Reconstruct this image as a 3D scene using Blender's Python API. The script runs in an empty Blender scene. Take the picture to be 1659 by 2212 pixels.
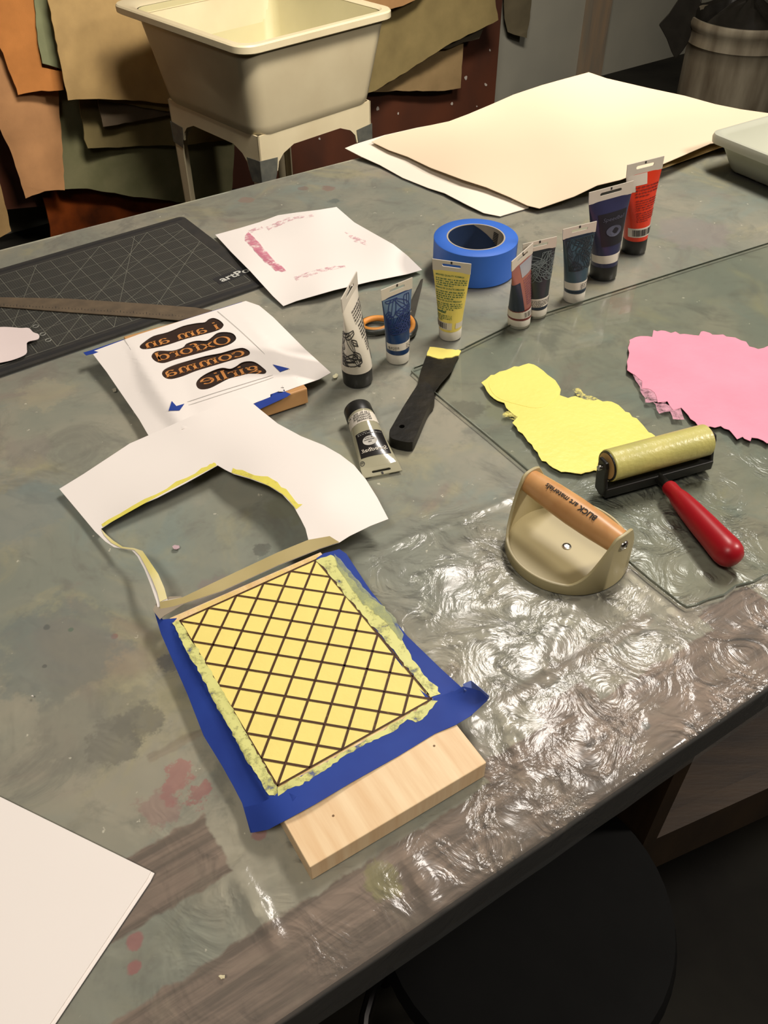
import bpy, bmesh, math, random
import numpy as np
from mathutils import Vector, Matrix
from mathutils.geometry import tessellate_polygon

# ------------------------------------------------------------------ camera, world, lights, exposure
SC = bpy.context.scene
COL = SC.collection
TZ = 0.92                       # table top height
CH = 0.586                      # camera height above the table
CZ = TZ + CH
PITCH, ROLL, FPX = math.radians(43.4), math.radians(-0.5), 1838.0
CXP, CYP = 829.5, 1106.0
fwd = Vector((0, math.cos(PITCH), -math.sin(PITCH)))
ri = Vector((1, 0, 0)); up = ri.cross(fwd)
CR = ri * math.cos(ROLL) + up * math.sin(ROLL)
CU = -ri * math.sin(ROLL) + up * math.cos(ROLL)
CAMP = Vector((0, 0, CZ))
cam = bpy.data.cameras.new('camera'); camo = bpy.data.objects.new('camera', cam); COL.objects.link(camo)
m = Matrix((CR, CU, -fwd)).transposed().to_4x4(); m.translation = CAMP
camo.matrix_world = m
cam.sensor_fit = 'VERTICAL'; cam.sensor_height = 36.0; cam.sensor_width = 36.0 * 1659 / 2212
cam.lens = 36.0 * FPX / 2212; cam.clip_start = 0.02
SC.camera = camo
SC.view_settings.view_transform = 'Standard'; SC.view_settings.look = 'None'
SC.view_settings.gamma = 1.0; SC.view_settings.use_curve_mapping = False
SC.view_settings.exposure = -0.26
SC.cycles.max_bounces = 6; SC.cycles.diffuse_bounces = 3; SC.cycles.glossy_bounces = 3; SC.cycles.transparent_max_bounces = 12
SC.cycles.caustics_reflective = False; SC.cycles.caustics_refractive = False

wd = bpy.data.worlds.new('world'); SC.world = wd; wd.use_nodes = True
wd.node_tree.nodes['Background'].inputs[0].default_value = (1.0, 0.88, 0.72, 1)
wd.node_tree.nodes['Background'].inputs[1].default_value = 0.05

def area_light(name, loc, target, sx, sy, watt, col, spread=180):
    l = bpy.data.lights.new(name, 'AREA'); l.shape = 'RECTANGLE'; l.size = sx; l.size_y = sy
    l.energy = watt; l.color = col; l.spread = math.radians(spread)
    o = bpy.data.objects.new(name, l); COL.objects.link(o); o.location = loc
    d = Vector(target) - Vector(loc); o.rotation_euler = d.to_track_quat('-Z', 'Y').to_euler()
    return o
area_light('ceiling_light', (0.62, 1.6, 2.75), (0.62, 1.6, 0), 0.3, 0.9, 38, (1, 0.92, 0.84))
area_light('side_ceiling_light', (2.25, 0.75, 2.6), (0.3, 0.9, 0.9), 0.25, 0.45, 54, (1, 0.91, 0.82))
area_light('back_fill_light', (0.3, 1.5, 2.9), (-0.1, 3.6, 0.6), 0.9, 0.4, 40, (1, 0.91, 0.80), 80)  # added unseen fill, aimed backwards to brighten the felts and back wall
area_light('rear_fill_light', (-0.5, -0.6, 2.85), (-0.2, 0.6, 0.9), 0.8, 0.5, 8, (1, 0.92, 0.84), 90)  # added soft fill behind the camera, lifts the dim near side of the table

# ------------------------------------------------------------------ helpers
def ray(px, py):
    return (fwd + CR * ((px - CXP) / FPX) - CU * ((py - CYP) / FPX))
def Wz(px, py, z):
    d = ray(px, py); t = (z - CZ) / d.z
    return CAMP + d * t
def W(px, py, h=0.0):
    return Wz(px, py, TZ + h)
def V(px, py, p0, n):
    d = ray(px, py); t = (p0 - CAMP).dot(n) / d.dot(n)
    return CAMP + d * t
def lin(c):
    r = []
    for v in c:
        v = v / 255.0
        r.append(v / 12.92 if v <= 0.04045 else ((v + 0.055) / 1.055) ** 2.4)
    return (r[0], r[1], r[2], 1.0)

MATS = {}
def pm(name, col, rough=0.6, var=0.08, scale=30, metal=0.0, bump=0.0, bscale=80, spec=0.5, col2=None, stretch=None, thr=(0.3, 0.7), trans=0.0, coat=0.0, alpha=1.0):
    """Principled material whose colour varies by procedural noise."""
    if name in MATS: return MATS[name]
    mt = bpy.data.materials.new(name); mt.use_nodes = True; nt = mt.node_tree; N = nt.nodes; L = nt.links
    b = N['Principled BSDF']
    tc = N.new('ShaderNodeTexCoord'); mp = N.new('ShaderNodeMapping'); L.new(tc.outputs['Object'], mp.inputs[0])
    if stretch: mp.inputs['Scale'].default_value = stretch
    no = N.new('ShaderNodeTexNoise'); no.inputs['Scale'].default_value = scale; no.inputs['Detail'].default_value = 5
    L.new(mp.outputs[0], no.inputs['Vector'])
    cr = N.new('ShaderNodeValToRGB'); c = lin(col)
    if col2 is None:
        a = tuple(max(0, x * (1 - var)) for x in c[:3]) + (1,); d = tuple(min(1, x * (1 + var)) for x in c[:3]) + (1,)
    else:
        a, d = c, lin(col2)
    cr.color_ramp.elements[0].position = thr[0]; cr.color_ramp.elements[1].position = thr[1]
    cr.color_ramp.elements[0].color = a; cr.color_ramp.elements[1].color = d
    L.new(no.outputs['Fac'], cr.inputs[0]); L.new(cr.outputs[0], b.inputs['Base Color'])
    b.inputs['Roughness'].default_value = rough; b.inputs['Metallic'].default_value = metal
    b.inputs['Specular IOR Level'].default_value = spec; b.inputs['Coat Weight'].default_value = coat
    b.inputs['Coat Roughness'].default_value = 0.1
    b.inputs['Transmission Weight'].default_value = trans; b.inputs['Alpha'].default_value = alpha
    if bump > 0:
        n2 = N.new('ShaderNodeTexNoise'); n2.inputs['Scale'].default_value = bscale; n2.inputs['Detail'].default_value = 4
        L.new(mp.outputs[0], n2.inputs['Vector'])
        bp = N.new('ShaderNodeBump'); bp.inputs['Strength'].default_value = bump; bp.inputs['Distance'].default_value = 0.002
        L.new(n2.outputs['Fac'], bp.inputs['Height']); L.new(bp.outputs[0], b.inputs['Normal'])
    MATS[name] = mt
    return mt

def sheer(name, col, cover=0.5, scale=120, thr=(0.4, 0.6), rough=0.5, amin=0.0, stretch=None):
    """Colour that covers in patches and leaves gaps (dry ink, smears)."""
    if name in MATS: return MATS[name]
    mt = pm(name, col, rough=rough, var=0.06, scale=40)
    nt = mt.node_tree; N = nt.nodes; L = nt.links; b = N['Principled BSDF']
    tc = N.new('ShaderNodeTexCoord'); mp = N.new('ShaderNodeMapping'); L.new(tc.outputs['Object'], mp.inputs[0])
    if stretch: mp.inputs['Scale'].default_value = stretch
    no = N.new('ShaderNodeTexNoise'); no.inputs['Scale'].default_value = scale; no.inputs['Detail'].default_value = 8; no.inputs['Roughness'].default_value = 0.7
    L.new(mp.outputs[0], no.inputs[0])
    mr = N.new('ShaderNodeMapRange'); mr.inputs[1].default_value = thr[0]; mr.inputs[2].default_value = thr[1]
    mr.inputs[3].default_value = amin; mr.inputs[4].default_value = cover
    L.new(no.outputs['Fac'], mr.inputs[0]); L.new(mr.outputs[0], b.inputs['Alpha'])
    return mt

def wood(name, c1, c2, stretch, scale=14, rough=0.5):
    return pm(name, c1, rough=rough, scale=scale, col2=c2, stretch=stretch, thr=(0.35, 0.7), bump=0.08, bscale=60)

def props(o, label=None, cat=None, group=None, kind=None):
    if label: o['label'] = label
    if cat: o['category'] = cat
    if group: o['group'] = group
    if kind: o['kind'] = kind
    return o

def root(name, loc, label, cat, group=None):
    o = bpy.data.objects.new(name, None); COL.objects.link(o); o.location = loc; o.empty_display_size = 0.02
    return props(o, label, cat, group)

def wloc(o):
    v = Vector((0, 0, 0))
    while o: v += o.location; o = o.parent
    return v

def mk(name, verts, faces, mat, parent=None, smooth=False, thick=0.0, off=-1.0, bev=0.0, fix=True, crease=False):
    verts = [Vector(v) for v in verts]
    if parent is not None: org = wloc(parent); loc = Vector((0, 0, 0))
    else:
        xs = [v.x for v in verts]; ys = [v.y for v in verts]; zs = [v.z for v in verts]
        org = Vector(((min(xs) + max(xs)) / 2, (min(ys) + max(ys)) / 2, min(zs))); loc = org
    me = bpy.data.meshes.new(name); me.from_pydata([tuple(v - org) for v in verts], [], faces)
    if fix:
        bm = bmesh.new(); bm.from_mesh(me); bmesh.ops.remove_doubles(bm, verts=bm.verts, dist=1e-6)
        bmesh.ops.recalc_face_normals(bm, faces=bm.faces)
        if thick: bmesh.ops.solidify(bm, geom=bm.faces[:], thickness=thick); bmesh.ops.recalc_face_normals(bm, faces=bm.faces); thick = 0
        bm.to_mesh(me); bm.free()
    o = bpy.data.objects.new(name, me); COL.objects.link(o); o.location = loc
    if parent is not None: o.parent = parent
    if mat: me.materials.append(mat)
    if smooth:
        for p in me.polygons: p.use_smooth = True
        me.set_sharp_from_angle(angle=math.radians(40))
    if thick:
        md = o.modifiers.new('thickness', 'SOLIDIFY'); md.thickness = thick; md.offset = off
    if bev:
        md = o.modifiers.new('edge_rounding', 'BEVEL'); md.width = bev; md.segments = 2; md.limit_method = 'ANGLE'
    return o

def join(parts):
    vs, fs = [], []
    for v, f in parts:
        k = len(vs); vs += list(v); fs += [tuple(i + k for i in q) for q in f]
    return vs, fs

def g_box(c, ax, ay, az):
    """box centred at c with half-axis vectors"""
    c = Vector(c); v = []
    for k in (-1, 1):
        for j in (-1, 1):
            for i in (-1, 1): v.append(c + ax * i + ay * j + az * k)
    return v, [(0, 2, 3, 1), (4, 5, 7, 6), (0, 1, 5, 4), (2, 6, 7, 3), (0, 4, 6, 2), (1, 3, 7, 5)]

def g_slab(poly, vec, holes=()):
    """extrude planar polygon (list of Vector) by vec, optional holes"""
    loops = [list(poly)] + [list(h) for h in holes]
    tris = tessellate_polygon(loops)
    pts = [p for l in loops for p in l]; n = len(pts)
    v = [Vector(p) for p in pts] + [Vector(p) + vec for p in pts]
    f = [tuple(t) for t in tris] + [tuple(i + n for i in reversed(t)) for t in tris]
    k = 0
    for l in loops:
        m_ = len(l)
        for i in range(m_): a = k + i; b = k + (i + 1) % m_; f.append((a, b, b + n, a + n))
        k += m_
    return v, f

def frame(axis):
    a = Vector(axis).normalized(); t = Vector((0, 0, 1)) if abs(a.z) < 0.9 else Vector((1, 0, 0))
    x = t.cross(a).normalized(); return x, a.cross(x), a

def g_lathe(org, axis, prof, n=40, x=None):
    X, Y, A = frame(axis); org = Vector(org); v = []; f = []
    for r, z in prof:
        for i in range(n):
            t = 2 * math.pi * i / n; v.append(org + A * z + X * (r * math.cos(t)) + Y * (r * math.sin(t)))
    for j in range(len(prof) - 1):
        for i in range(n):
            f.append((j * n + i, j * n + (i + 1) % n, (j + 1) * n + (i + 1) % n, (j + 1) * n + i))
    f.append(tuple(range(n))); f.append(tuple((len(prof) - 1) * n + i for i in range(n)))
    return v, f

def g_tube(pts, r, n=10, closed=False):
    pts = [Vector(p) for p in pts]; v = []; f = []; m_ = len(pts)
    for i, p in enumerate(pts):
        a = pts[(i + 1) % m_] if (closed or i < m_ - 1) else p
        b = pts[i - 1] if (closed or i > 0) else p
        X, Y, A = frame(a - b)
        rr = r[i] if isinstance(r, (list, tuple)) else r
        for k in range(n):
            t = 2 * math.pi * k / n; v.append(p + X * rr * math.cos(t) + Y * rr * math.sin(t))
    for j in range(m_ if closed else m_ - 1):
        for k in range(n):
            a = j * n; b = ((j + 1) % m_) * n
            f.append((a + k, a + (k + 1) % n, b + (k + 1) % n, b + k))
    if not closed: f.append(tuple(range(n))); f.append(tuple((m_ - 1) * n + k for k in range(n)))
    return v, f

def g_loft(rings, cap0=True, cap1=True):
    n = len(rings[0]); v = [p for r in rings for p in r]; f = []
    for j in range(len(rings) - 1):
        for i in range(n):
            f.append((j * n + i, j * n + (i + 1) % n, (j + 1) * n + (i + 1) % n, (j + 1) * n + i))
    if cap0: f.append(tuple(range(n)))
    if cap1: f.append(tuple((len(rings) - 1) * n + i for i in range(n)))
    return v, f

def tps(ctrl):
    """thin plate spline through (x, y, h) control points"""
    P = np.array(ctrl, float); x = P[:, :2] / 100.0; n = len(P)
    def U(d2): return np.where(d2 > 1e-12, d2 * np.log(d2 + 1e-12), 0)
    K = U(((x[:, None] - x[None]) ** 2).sum(-1)) + np.eye(n) * 0.05
    Q = np.hstack([np.ones((n, 1)), x]); A = np.zeros((n + 3, n + 3)); A[:n, :n] = K; A[:n, n:] = Q; A[n:, :n] = Q.T
    s = np.linalg.solve(A, np.concatenate([P[:, 2], np.zeros(3)]))
    def h(a, b, lo=P[:, 2].min(), hi=P[:, 2].max()):
        q = np.array([a, b]) / 100.0; d2 = ((x - q) ** 2).sum(-1)
        v = float(s[:n] @ U(d2) + s[n] + s[n + 1] * q[0] + s[n + 2] * q[1])
        return min(max(v, lo - 0.002 if lo > 0.003 else lo), hi + 0.004)
    return h

def cut_poly(outline, holes, step):
    loops = [[Vector((x, y, 0)) for x, y in outline]] + [[Vector((x, y, 0)) for x, y in h] for h in holes]
    tris = tessellate_polygon(loops); pts = [p for l in loops for p in l]
    bm = bmesh.new(); bv = [bm.verts.new(p) for p in pts]
    for t in tris:
        try: bm.faces.new([bv[i] for i in t])
        except ValueError: pass
    xs = [p.x for p in pts]; ys = [p.y for p in pts]
    for lo, hi, no in ((min(xs), max(xs), Vector((1, 0, 0))), (min(ys), max(ys), Vector((0, 1, 0)))):
        k = lo + step
        while k < hi:
            bmesh.ops.bisect_plane(bm, geom=bm.verts[:] + bm.edges[:] + bm.faces[:], plane_co=no * k, plane_no=no, dist=1e-5)
            k += step
    bm.verts.index_update()
    v = [(q.co.x, q.co.y) for q in bm.verts]; f = [tuple(q.index for q in p.verts) for p in bm.faces]; bm.free()
    return v, f

SOLIDS = []      # (corner, axis, length, axis, length, top height): blocks that sheets lie on
def on_top(a, b, h, extra=0.0004):
    p = W(a, b, h)
    for c, ax_, l1, ay_, l2, t, sl in SOLIDS:
        q = p - c; x = q.dot(ax_); y = q.dot(ay_)
        dx = max(-x, x - l1, 0); dy = max(-y, y - l2, 0); d = math.hypot(dx, dy)
        if d < .03: h = max(h, t + extra - sl * max(0, d - .0005))
    return h
def drape(name, outline, hfun, mat, parent=None, holes=(), step=20, thick=0.0004, lift=0.0, smooth=True, raw=False):
    """thin sheet over the table; every vertex is a point in space at height hfun"""
    if not callable(hfun): c = hfun; hfun = lambda a, b: c
    v, f = cut_poly(outline, holes, step)
    return mk(name, [W(a, b, (hfun(a, b) if raw else on_top(a, b, hfun(a, b))) + lift) for a, b in v], f, mat, parent, smooth=smooth, thick=thick, off=0.0)

def jag(poly, amp, seg, seed, closed=True):
    R = random.Random(seed); out = []
    n = len(poly)
    for i in range(n if closed else n - 1):
        a = poly[i]; b = poly[(i + 1) % n]; d = math.hypot(b[0] - a[0], b[1] - a[1]); k = max(1, int(d / seg))
        for j in range(k):
            t = j / k; out.append((a[0] + (b[0] - a[0]) * t + R.uniform(-amp, amp), a[1] + (b[1] - a[1]) * t + R.uniform(-amp, amp)))
    return out

def curve(pts, k=6, closed=True):
    """Catmull-Rom smoothing of 2-D points"""
    out = []; n = len(pts)
    rng = range(n) if closed else range(n - 1)
    for i in rng:
        g = lambda j: pts[j % n] if closed else pts[min(max(j, 0), n - 1)]
        p0, p1, p2, p3 = g(i - 1), g(i), g(i + 1), g(i + 2)
        for s in range(k):
            t = s / k
            out.append(tuple(0.5 * (2 * p1[c] + (p2[c] - p0[c]) * t + (2 * p0[c] - 5 * p1[c] + 4 * p2[c] - p3[c]) * t * t + (3 * p1[c] - p0[c] - 3 * p2[c] + p3[c]) * t ** 3) for c in range(len(p1))))
    if not closed: out.append(tuple(pts[-1]))
    return out

def text2d(s, bold=0.0, shear=0.0):
    """outline mesh of a line of lettering: unit em, x right"""
    cu = bpy.data.curves.new('t', 'FONT'); cu.body = s; cu.offset = bold; cu.shear = shear; cu.resolution_u = 3
    o = bpy.data.objects.new('t', cu); COL.objects.link(o)
    dg = bpy.context.evaluated_depsgraph_get(); me = bpy.data.meshes.new_from_object(o.evaluated_get(dg))
    v = [(p.co.x, p.co.y) for p in me.vertices]; f = [tuple(p.vertices) for p in me.polygons]
    bpy.data.objects.remove(o); bpy.data.meshes.remove(me)
    x0 = min(a for a, b in v); x1 = max(a for a, b in v)
    return [(a - x0, b) for a, b in v], f, x1 - x0

def ribbon2d(pts, w):
    v = []; f = []; n = len(pts)
    for i, p in enumerate(pts):
        a = pts[max(i - 1, 0)]; b = pts[min(i + 1, n - 1)]; dx, dy = b[0] - a[0], b[1] - a[1]; l = math.hypot(dx, dy) or 1
        ww = w(dx / l, dy / l) if callable(w) else w
        v += [(p[0] - dy / l * ww / 2, p[1] + dx / l * ww / 2), (p[0] + dy / l * ww / 2, p[1] - dx / l * ww / 2)]
    for i in range(n - 1): f.append((2 * i, 2 * i + 1, 2 * i + 3, 2 * i + 2))
    return v, f

# ------------------------------------------------------------------ room
F1 = Wz(1080, 222, 0); F2 = Wz(1470, 118, 0)
wd_ = (F2 - F1).normalized(); wn = Vector((wd_.y, -wd_.x, 0))       # wall direction, normal towards the camera
if wn.dot(CAMP - F1) < 0: wn = -wn
def struct(name, v, f, mat): return props(mk(name, v, f, mat), kind='structure')
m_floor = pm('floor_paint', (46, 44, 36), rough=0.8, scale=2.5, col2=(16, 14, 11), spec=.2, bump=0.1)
m_wall = pm('grey_wall_paint', (150, 147, 132), rough=0.6, scale=1.6, col2=(130, 129, 118), bump=0.05)
m_ceil = pm('ceiling_paint', (190, 180, 160), rough=0.9, var=0.03)
m_dkwall = pm('dim_wall_paint', (74, 67, 56), rough=0.9, var=0.08, scale=2)
Z = Vector((0, 0, 1))
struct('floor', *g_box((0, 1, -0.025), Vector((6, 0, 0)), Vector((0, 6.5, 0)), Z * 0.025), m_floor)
struct('ceiling', *g_box((0, 1, 2.97), Vector((6, 0, 0)), Vector((0, 6.5, 0)), Z * 0.02), m_ceil)
struct('wall_back', *g_box(F1 - wn * 0.05 + Z * 1.475 + wd_ * 0.5, wd_ * 5.5, wn * 0.05, Z * 1.475), m_wall)
struct('wall_front', *g_box(F1 + wn * 7.2 + Z * 1.475, wd_ * 6, wn * 0.05, Z * 1.475), m_dkwall)
struct('wall_left', *g_box(F1 - wd_ * 4.2 + wn * 3.5 + Z * 1.475, wd_ * 0.05, wn * 4, Z * 1.475), m_dkwall)
struct('wall_right', *g_box(F1 + wd_ * 4.6 + wn * 3.5 + Z * 1.475, wd_ * 0.05, wn * 4, Z * 1.475), m_dkwall)
def wall_pt(px, py, off=0.0): return V(px, py, F1 + wn * off, wn)
# wooden trim strip on the wall
a = wall_pt(1262, 100, 0.02); b = wall_pt(1296, 100, 0.02)
hw = (b - a).length / 2
m_trim = wood('worn_trim_wood', (142, 122, 98), (120, 112, 98), (3, 3, 0.4), 9)
struct('trim_1', *join([g_box(Vector(((a.x + b.x) / 2, (a.y + b.y) / 2, 1.4)), wd_ * hw, wn * 0.02, Z * 1.4),
    g_box(Vector((a.x, a.y, 1.4)) - wd_ * 0.008, wd_ * 0.006, wn * 0.028, Z * 1.4),
    g_box(Vector((b.x, b.y, 1.4)) + wd_ * 0.008, wd_ * 0.006, wn * 0.028, Z * 1.4)]), m_trim)

# ------------------------------------------------------------------ the table
PN1 = W(800, 2068); PN2 = W(1659, 1483); PF1 = W(0, 538); PF2 = W(772, 340)
dn = (PN2 - PN1).normalized(); df = (PF2 - PF1).normalized()
PCR = W(1375, 186); dr = Vector((math.cos(math.radians(-60)), math.sin(math.radians(-60)), 0))
def isect(p, d, q, e):
    k = ((q.x - p.x) * e.y - (q.y - p.y) * e.x) / (d.x * e.y - d.y * e.x); return p + d * k
CFR = isect(PF1, df, PCR, dr); CNR = isect(PN1, dn, PCR, dr)
CNL = PN1 - dn * 0.95; CFL = PF1 - df * 0.45
nn = Vector((-dn.y, dn.x, 0))                                       # from near edge inwards
TOP = [CNL, CNR, CFR, CFL]
def sd(p):   # along / inwards coordinates of a point on the table
    q = p - PN1; return q.dot(dn), q.dot(nn)

def table_material():
    mt = bpy.data.materials.new('painted_tabletop'); mt.use_nodes = True; nt = mt.node_tree; N = nt.nodes; L = nt.links
    b = N['Principled BSDF']; b.inputs['Roughness'].default_value = 0.55; b.inputs['Specular IOR Level'].default_value = 0.3
    geo = N.new('ShaderNodeNewGeometry')
    def math_(op, x, y=None, clamp=False):
        n = N.new('ShaderNodeMath'); n.operation = op; n.use_clamp = clamp
        for i, q in enumerate((x, y)):
            if q is None: continue
            if isinstance(q, (int, float)): n.inputs[i].default_value = q
            else: L.new(q, n.inputs[i])
        return n.outputs[0]
    def noise(sc, det=5, rough=0.55, dist=0.0, vec=None):
        n = N.new('ShaderNodeTexNoise'); n.inputs['Scale'].default_value = sc; n.inputs['Detail'].default_value = det
        n.inputs['Roughness'].default_value = rough; n.inputs['Distortion'].default_value = dist
        L.new(vec or geo.outputs['Position'], n.inputs['Vector']); return n
    def mix(f, c1, c2):
        n = N.new('ShaderNodeMix'); n.data_type = 'RGBA'
        if isinstance(f, (int, float)): n.inputs[0].default_value = f
        else: L.new(f, n.inputs[0])
        for i, q in ((6, c1), (7, c2)):
            if isinstance(q, tuple): n.inputs[i].default_value = q
            else: L.new(q, n.inputs[i])
        return n.outputs[2]
    def rng(x, lo, hi, a=0.0, c=1.0):
        n = N.new('ShaderNodeMapRange'); L.new(x, n.inputs[0])
        for i, q in enumerate((lo, hi, a, c)): n.inputs[i + 1].default_value = q
        n.interpolation_type = 'SMOOTHSTEP'; return n.outputs[0]
    n1 = noise(4.0, 6, 0.6, 0.6).outputs['Fac']; n2 = noise(11, 7, 0.65, 1.2).outputs['Fac']; n3 = noise(40, 6, 0.7).outputs['Fac']
    base = mix(rng(n1, 0.35, 0.65), lin((124, 128, 114)), lin((152, 146, 126)))
    base = mix(rng(n2, 0.48, 0.68, 0, 0.75), base, lin((108, 108, 96)))
    n5 = noise(7, 6, 0.6, 0.8).outputs['Color']
    sp = N.new('ShaderNodeSeparateColor'); L.new(n5, sp.inputs[0])
    base = mix(rng(sp.outputs[0], 0.52, 0.7, 0, 0.6), base, lin((118, 136, 130)))
    base = mix(rng(sp.outputs[1], 0.54, 0.7, 0, 0.6), base, lin((160, 152, 112)))
    base = mix(rng(sp.outputs[2], 0.55, 0.72, 0, 0.5), base, lin((134, 112, 100)))
    base = mix(rng(n3, 0.5, 0.75, 0, 0.35), base, lin((92, 92, 82)))
    n6 = noise(90, 3, 0.6).outputs['Fac']
    base = mix(rng(n6, 0.70, 0.76, 0, 0.8), base, lin((205, 200, 180)))
    # table-edge coordinates
    px = N.new('ShaderNodeSeparateXYZ'); L.new(geo.outputs['Position'], px.inputs[0])
    X, Y = px.outputs[0], px.outputs[1]
    def lincomb(d, p):
        return math_('SUBTRACT', math_('ADD', math_('MULTIPLY', X, d.x), math_('MULTIPLY', Y, d.y)), p.x * d.x + p.y * d.y)
    S = lincomb(dn, PN1); D = lincomb(nn, PN1)
    jn = math_('MULTIPLY', math_('SUBTRACT', noise(60, 4).outputs['Fac'], 0.5), 0.012)
    Sj = math_('ADD', S, jn); Dj = math_('ADD', D, jn)
    def step(v, e, w=0.0015): return rng(v, e - w, e + w)
    def boxm(s0, s1, d0, d1):
        f = math_('MULTIPLY', step(Sj, s0), math_('SUBTRACT', 1.0, step(Sj, s1)))
        return math_('MULTIPLY', f, math_('MULTIPLY', step(Dj, d0), math_('SUBTRACT', 1.0, step(Dj, d1))))
    strip = boxm(-2, 0.145, -0.2, 0.055)
    for q in ((0.14, 0.22, -0.2, 0.072), (0.21, 0.262, -0.2, 0.088), (0.258, 0.40, -0.2, 0.066), (0.395, 0.46, -0.2, 0.085), (0.455, 0.56, -0.2, 0.05),
              (0.56, 3, -0.2, 0.03), (-0.62, -0.155, 0.105, 0.158), (-0.16, -0.05, 0.100, 0.150)):
        strip = math_('MAXIMUM', strip, boxm(*q))
    faint = None
    for a_, b_, w_ in (((1066, 1503), (1420, 1345), .007), ((560, 1560), (300, 1600), .004), ((900, 1480), (1000, 1440), .006), ((940, 1270), (1060, 1215), .006)):
        s0, d0 = sd(W(*a_)); s1, d1 = sd(W(*b_)); q = boxm(min(s0, s1), max(s0, s1), (d0 + d1) / 2 - w_, (d0 + d1) / 2 + w_)
        faint = q if faint is None else math_('MAXIMUM', faint, q)
    strip = math_('MAXIMUM', strip, math_('MULTIPLY', faint, 0.45))
    vr = N.new('ShaderNodeVectorRotate'); vr.inputs['Angle'].default_value = -math.atan2(dn.y, dn.x); vr.rotation_type = 'Z_AXIS'
    L.new(geo.outputs['Position'], vr.inputs['Vector'])
    mp = N.new('ShaderNodeMapping'); mp.inputs['Scale'].default_value = (3, 60, 1); L.new(vr.outputs[0], mp.inputs[0])
    gr = noise(2.0, 6, 0.6, 0, mp.outputs[0]).outputs['Fac']
    brown = mix(rng(gr, 0.35, 0.65), lin((84, 66, 52)), lin((128, 106, 90)))
    brown = mix(rng(n2, 0.5, 0.7, 0, 0.5), brown, lin((134, 120, 100)))
    col = mix(math_('MULTIPLY', strip, 0.9), base, brown)
    # paint stains: (x px, y px, radius m, colour, ragged edge)
    wob = math_('MULTIPLY', math_('SUBTRACT', noise(45, 5, 0.7).outputs['Fac'], 0.5), 1.0)
    st = [(380, 1692, .016, (160, 62, 70), .06), (415, 1712, .012, (150, 50, 60), .05), (345, 1735, .018, (140, 96, 92), .05), (290, 2030, .006, (165, 48, 62), .01), (288, 2090, .005, (165, 48, 62), .01),
          (560, 1800, .006, (150, 60, 70), .01), (300, 1560, .02, (62, 60, 54), .05), (250, 1590, .022, (70, 66, 58), .06), (370, 1430, .012, (72, 76, 88), .04), (560, 1185, .010, (46, 44, 40), .03),
          (720, 432, .010, (60, 84, 84), .03), (655, 405, .010, (120, 84, 72), .03), (710, 405, .012, (132, 80, 66), .03), (530, 430, .014, (140, 100, 84), .03), (1122, 731, .0045, (96, 124, 92), .004),
          (850, 590, .05, (110, 134, 116), .08), (760, 600, .05, (112, 136, 128), .08), (1275, 1600, .006, (58, 60, 66), .02), (1260, 1580, .004, (52, 54, 60), .01), (1395, 1566, .005, (40, 74, 72), .01),
          (1355, 1622, .007, (86, 44, 34), .02), (820, 1895, .014, (128, 128, 58), .03), (247, 1372, .004, (130, 40, 44), .004), (1080, 1440, .004, (50, 50, 50), .004), (1100, 880, .03, (140, 138, 104), .04),
          (600, 1250, .04, (98, 108, 98), .08), (640, 1080, .03, (112, 112, 84), .06), (480, 1290, .03, (128, 112, 108), .05), (100, 850, .035, (158, 150, 122), .07), (40, 1100, .05, (112, 124, 122), .08),
          (120, 1400, .06, (96, 108, 106), .09), (200, 1560, .05, (118, 116, 102), .08), (1350, 1000, .05, (116, 112, 104), .06), (1010, 880, .02, (92, 88, 78), .05), (1460, 1060, .006, (84, 80, 78), .01),
          (860, 900, .03, (124, 130, 122), .05), (720, 1400, .03, (96, 98, 86), .05), (950, 1250, .05, (128, 132, 120), .06), (1500, 500, .06, (140, 128, 126), .07), (950, 420, .05, (136, 134, 116), .07),
          (100, 1352, .004, (36, 48, 52), .006), (152, 1358, .003, (34, 86, 60), .004), (95, 1437, .003, (30, 32, 34), .004), (60, 975, .03, (130, 122, 112), .05), (310, 1010, .03, (132, 116, 104), .04)]
    for (sx, sy, r, c, rag) in st:
        p = W(sx, sy)
        n = N.new('ShaderNodeVectorMath'); n.operation = 'DISTANCE'; L.new(geo.outputs['Position'], n.inputs[0]); n.inputs[1].default_value = p
        dd = math_('ADD', n.outputs['Value'], math_('MULTIPLY', wob, rag))
        col = mix(rng(dd, r * 1.05, r * 0.7, 0, 0.5 if r < 0.02 else 0.5), col, lin(c))
    hsv = N.new('ShaderNodeHueSaturation'); hsv.inputs['Value'].default_value = 1.85; hsv.inputs['Saturation'].default_value = 0.95; L.new(col, hsv.inputs['Color'])
    L.new(hsv.outputs[0], b.inputs['Base Color'])
    bp = N.new('ShaderNodeBump'); bp.inputs['Strength'].default_value = 0.3; bp.inputs['Distance'].default_value = 0.001
    L.new(n3, bp.inputs['Height']); L.new(bp.outputs[0], b.inputs['Normal'])
    return mt
m_table = table_material()
table = root('work_table', Vector(((CNL.x + CFR.x) / 2, (CNL.y + CFR.y) / 2, 0)), 'large paint-stained wooden work table under clear plastic, filling the foreground', 'table')
mk('tabletop', *g_slab([Vector((p.x, p.y, TZ - 0.0015)) for p in TOP], Vector((0, 0, -0.042))), m_table, table)
m_tw = wood('table_frame_wood', (150, 112, 70), (120, 86, 52), (1, 6, 1), 6)
for i, (c, sx, sy) in enumerate(((CNL, 1, 1), (CNR, -1, 1), (CFR, -1, -1), (CFL, 1, -1))):
    q = c + dn * 0.14 * sx + nn * 0.2 * sy
    mk('leg', *g_box((q.x, q.y, (TZ - 0.05) / 2), dn * 0.04, nn * 0.04, Z * (TZ - 0.05) / 2), m_tw, table)
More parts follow.
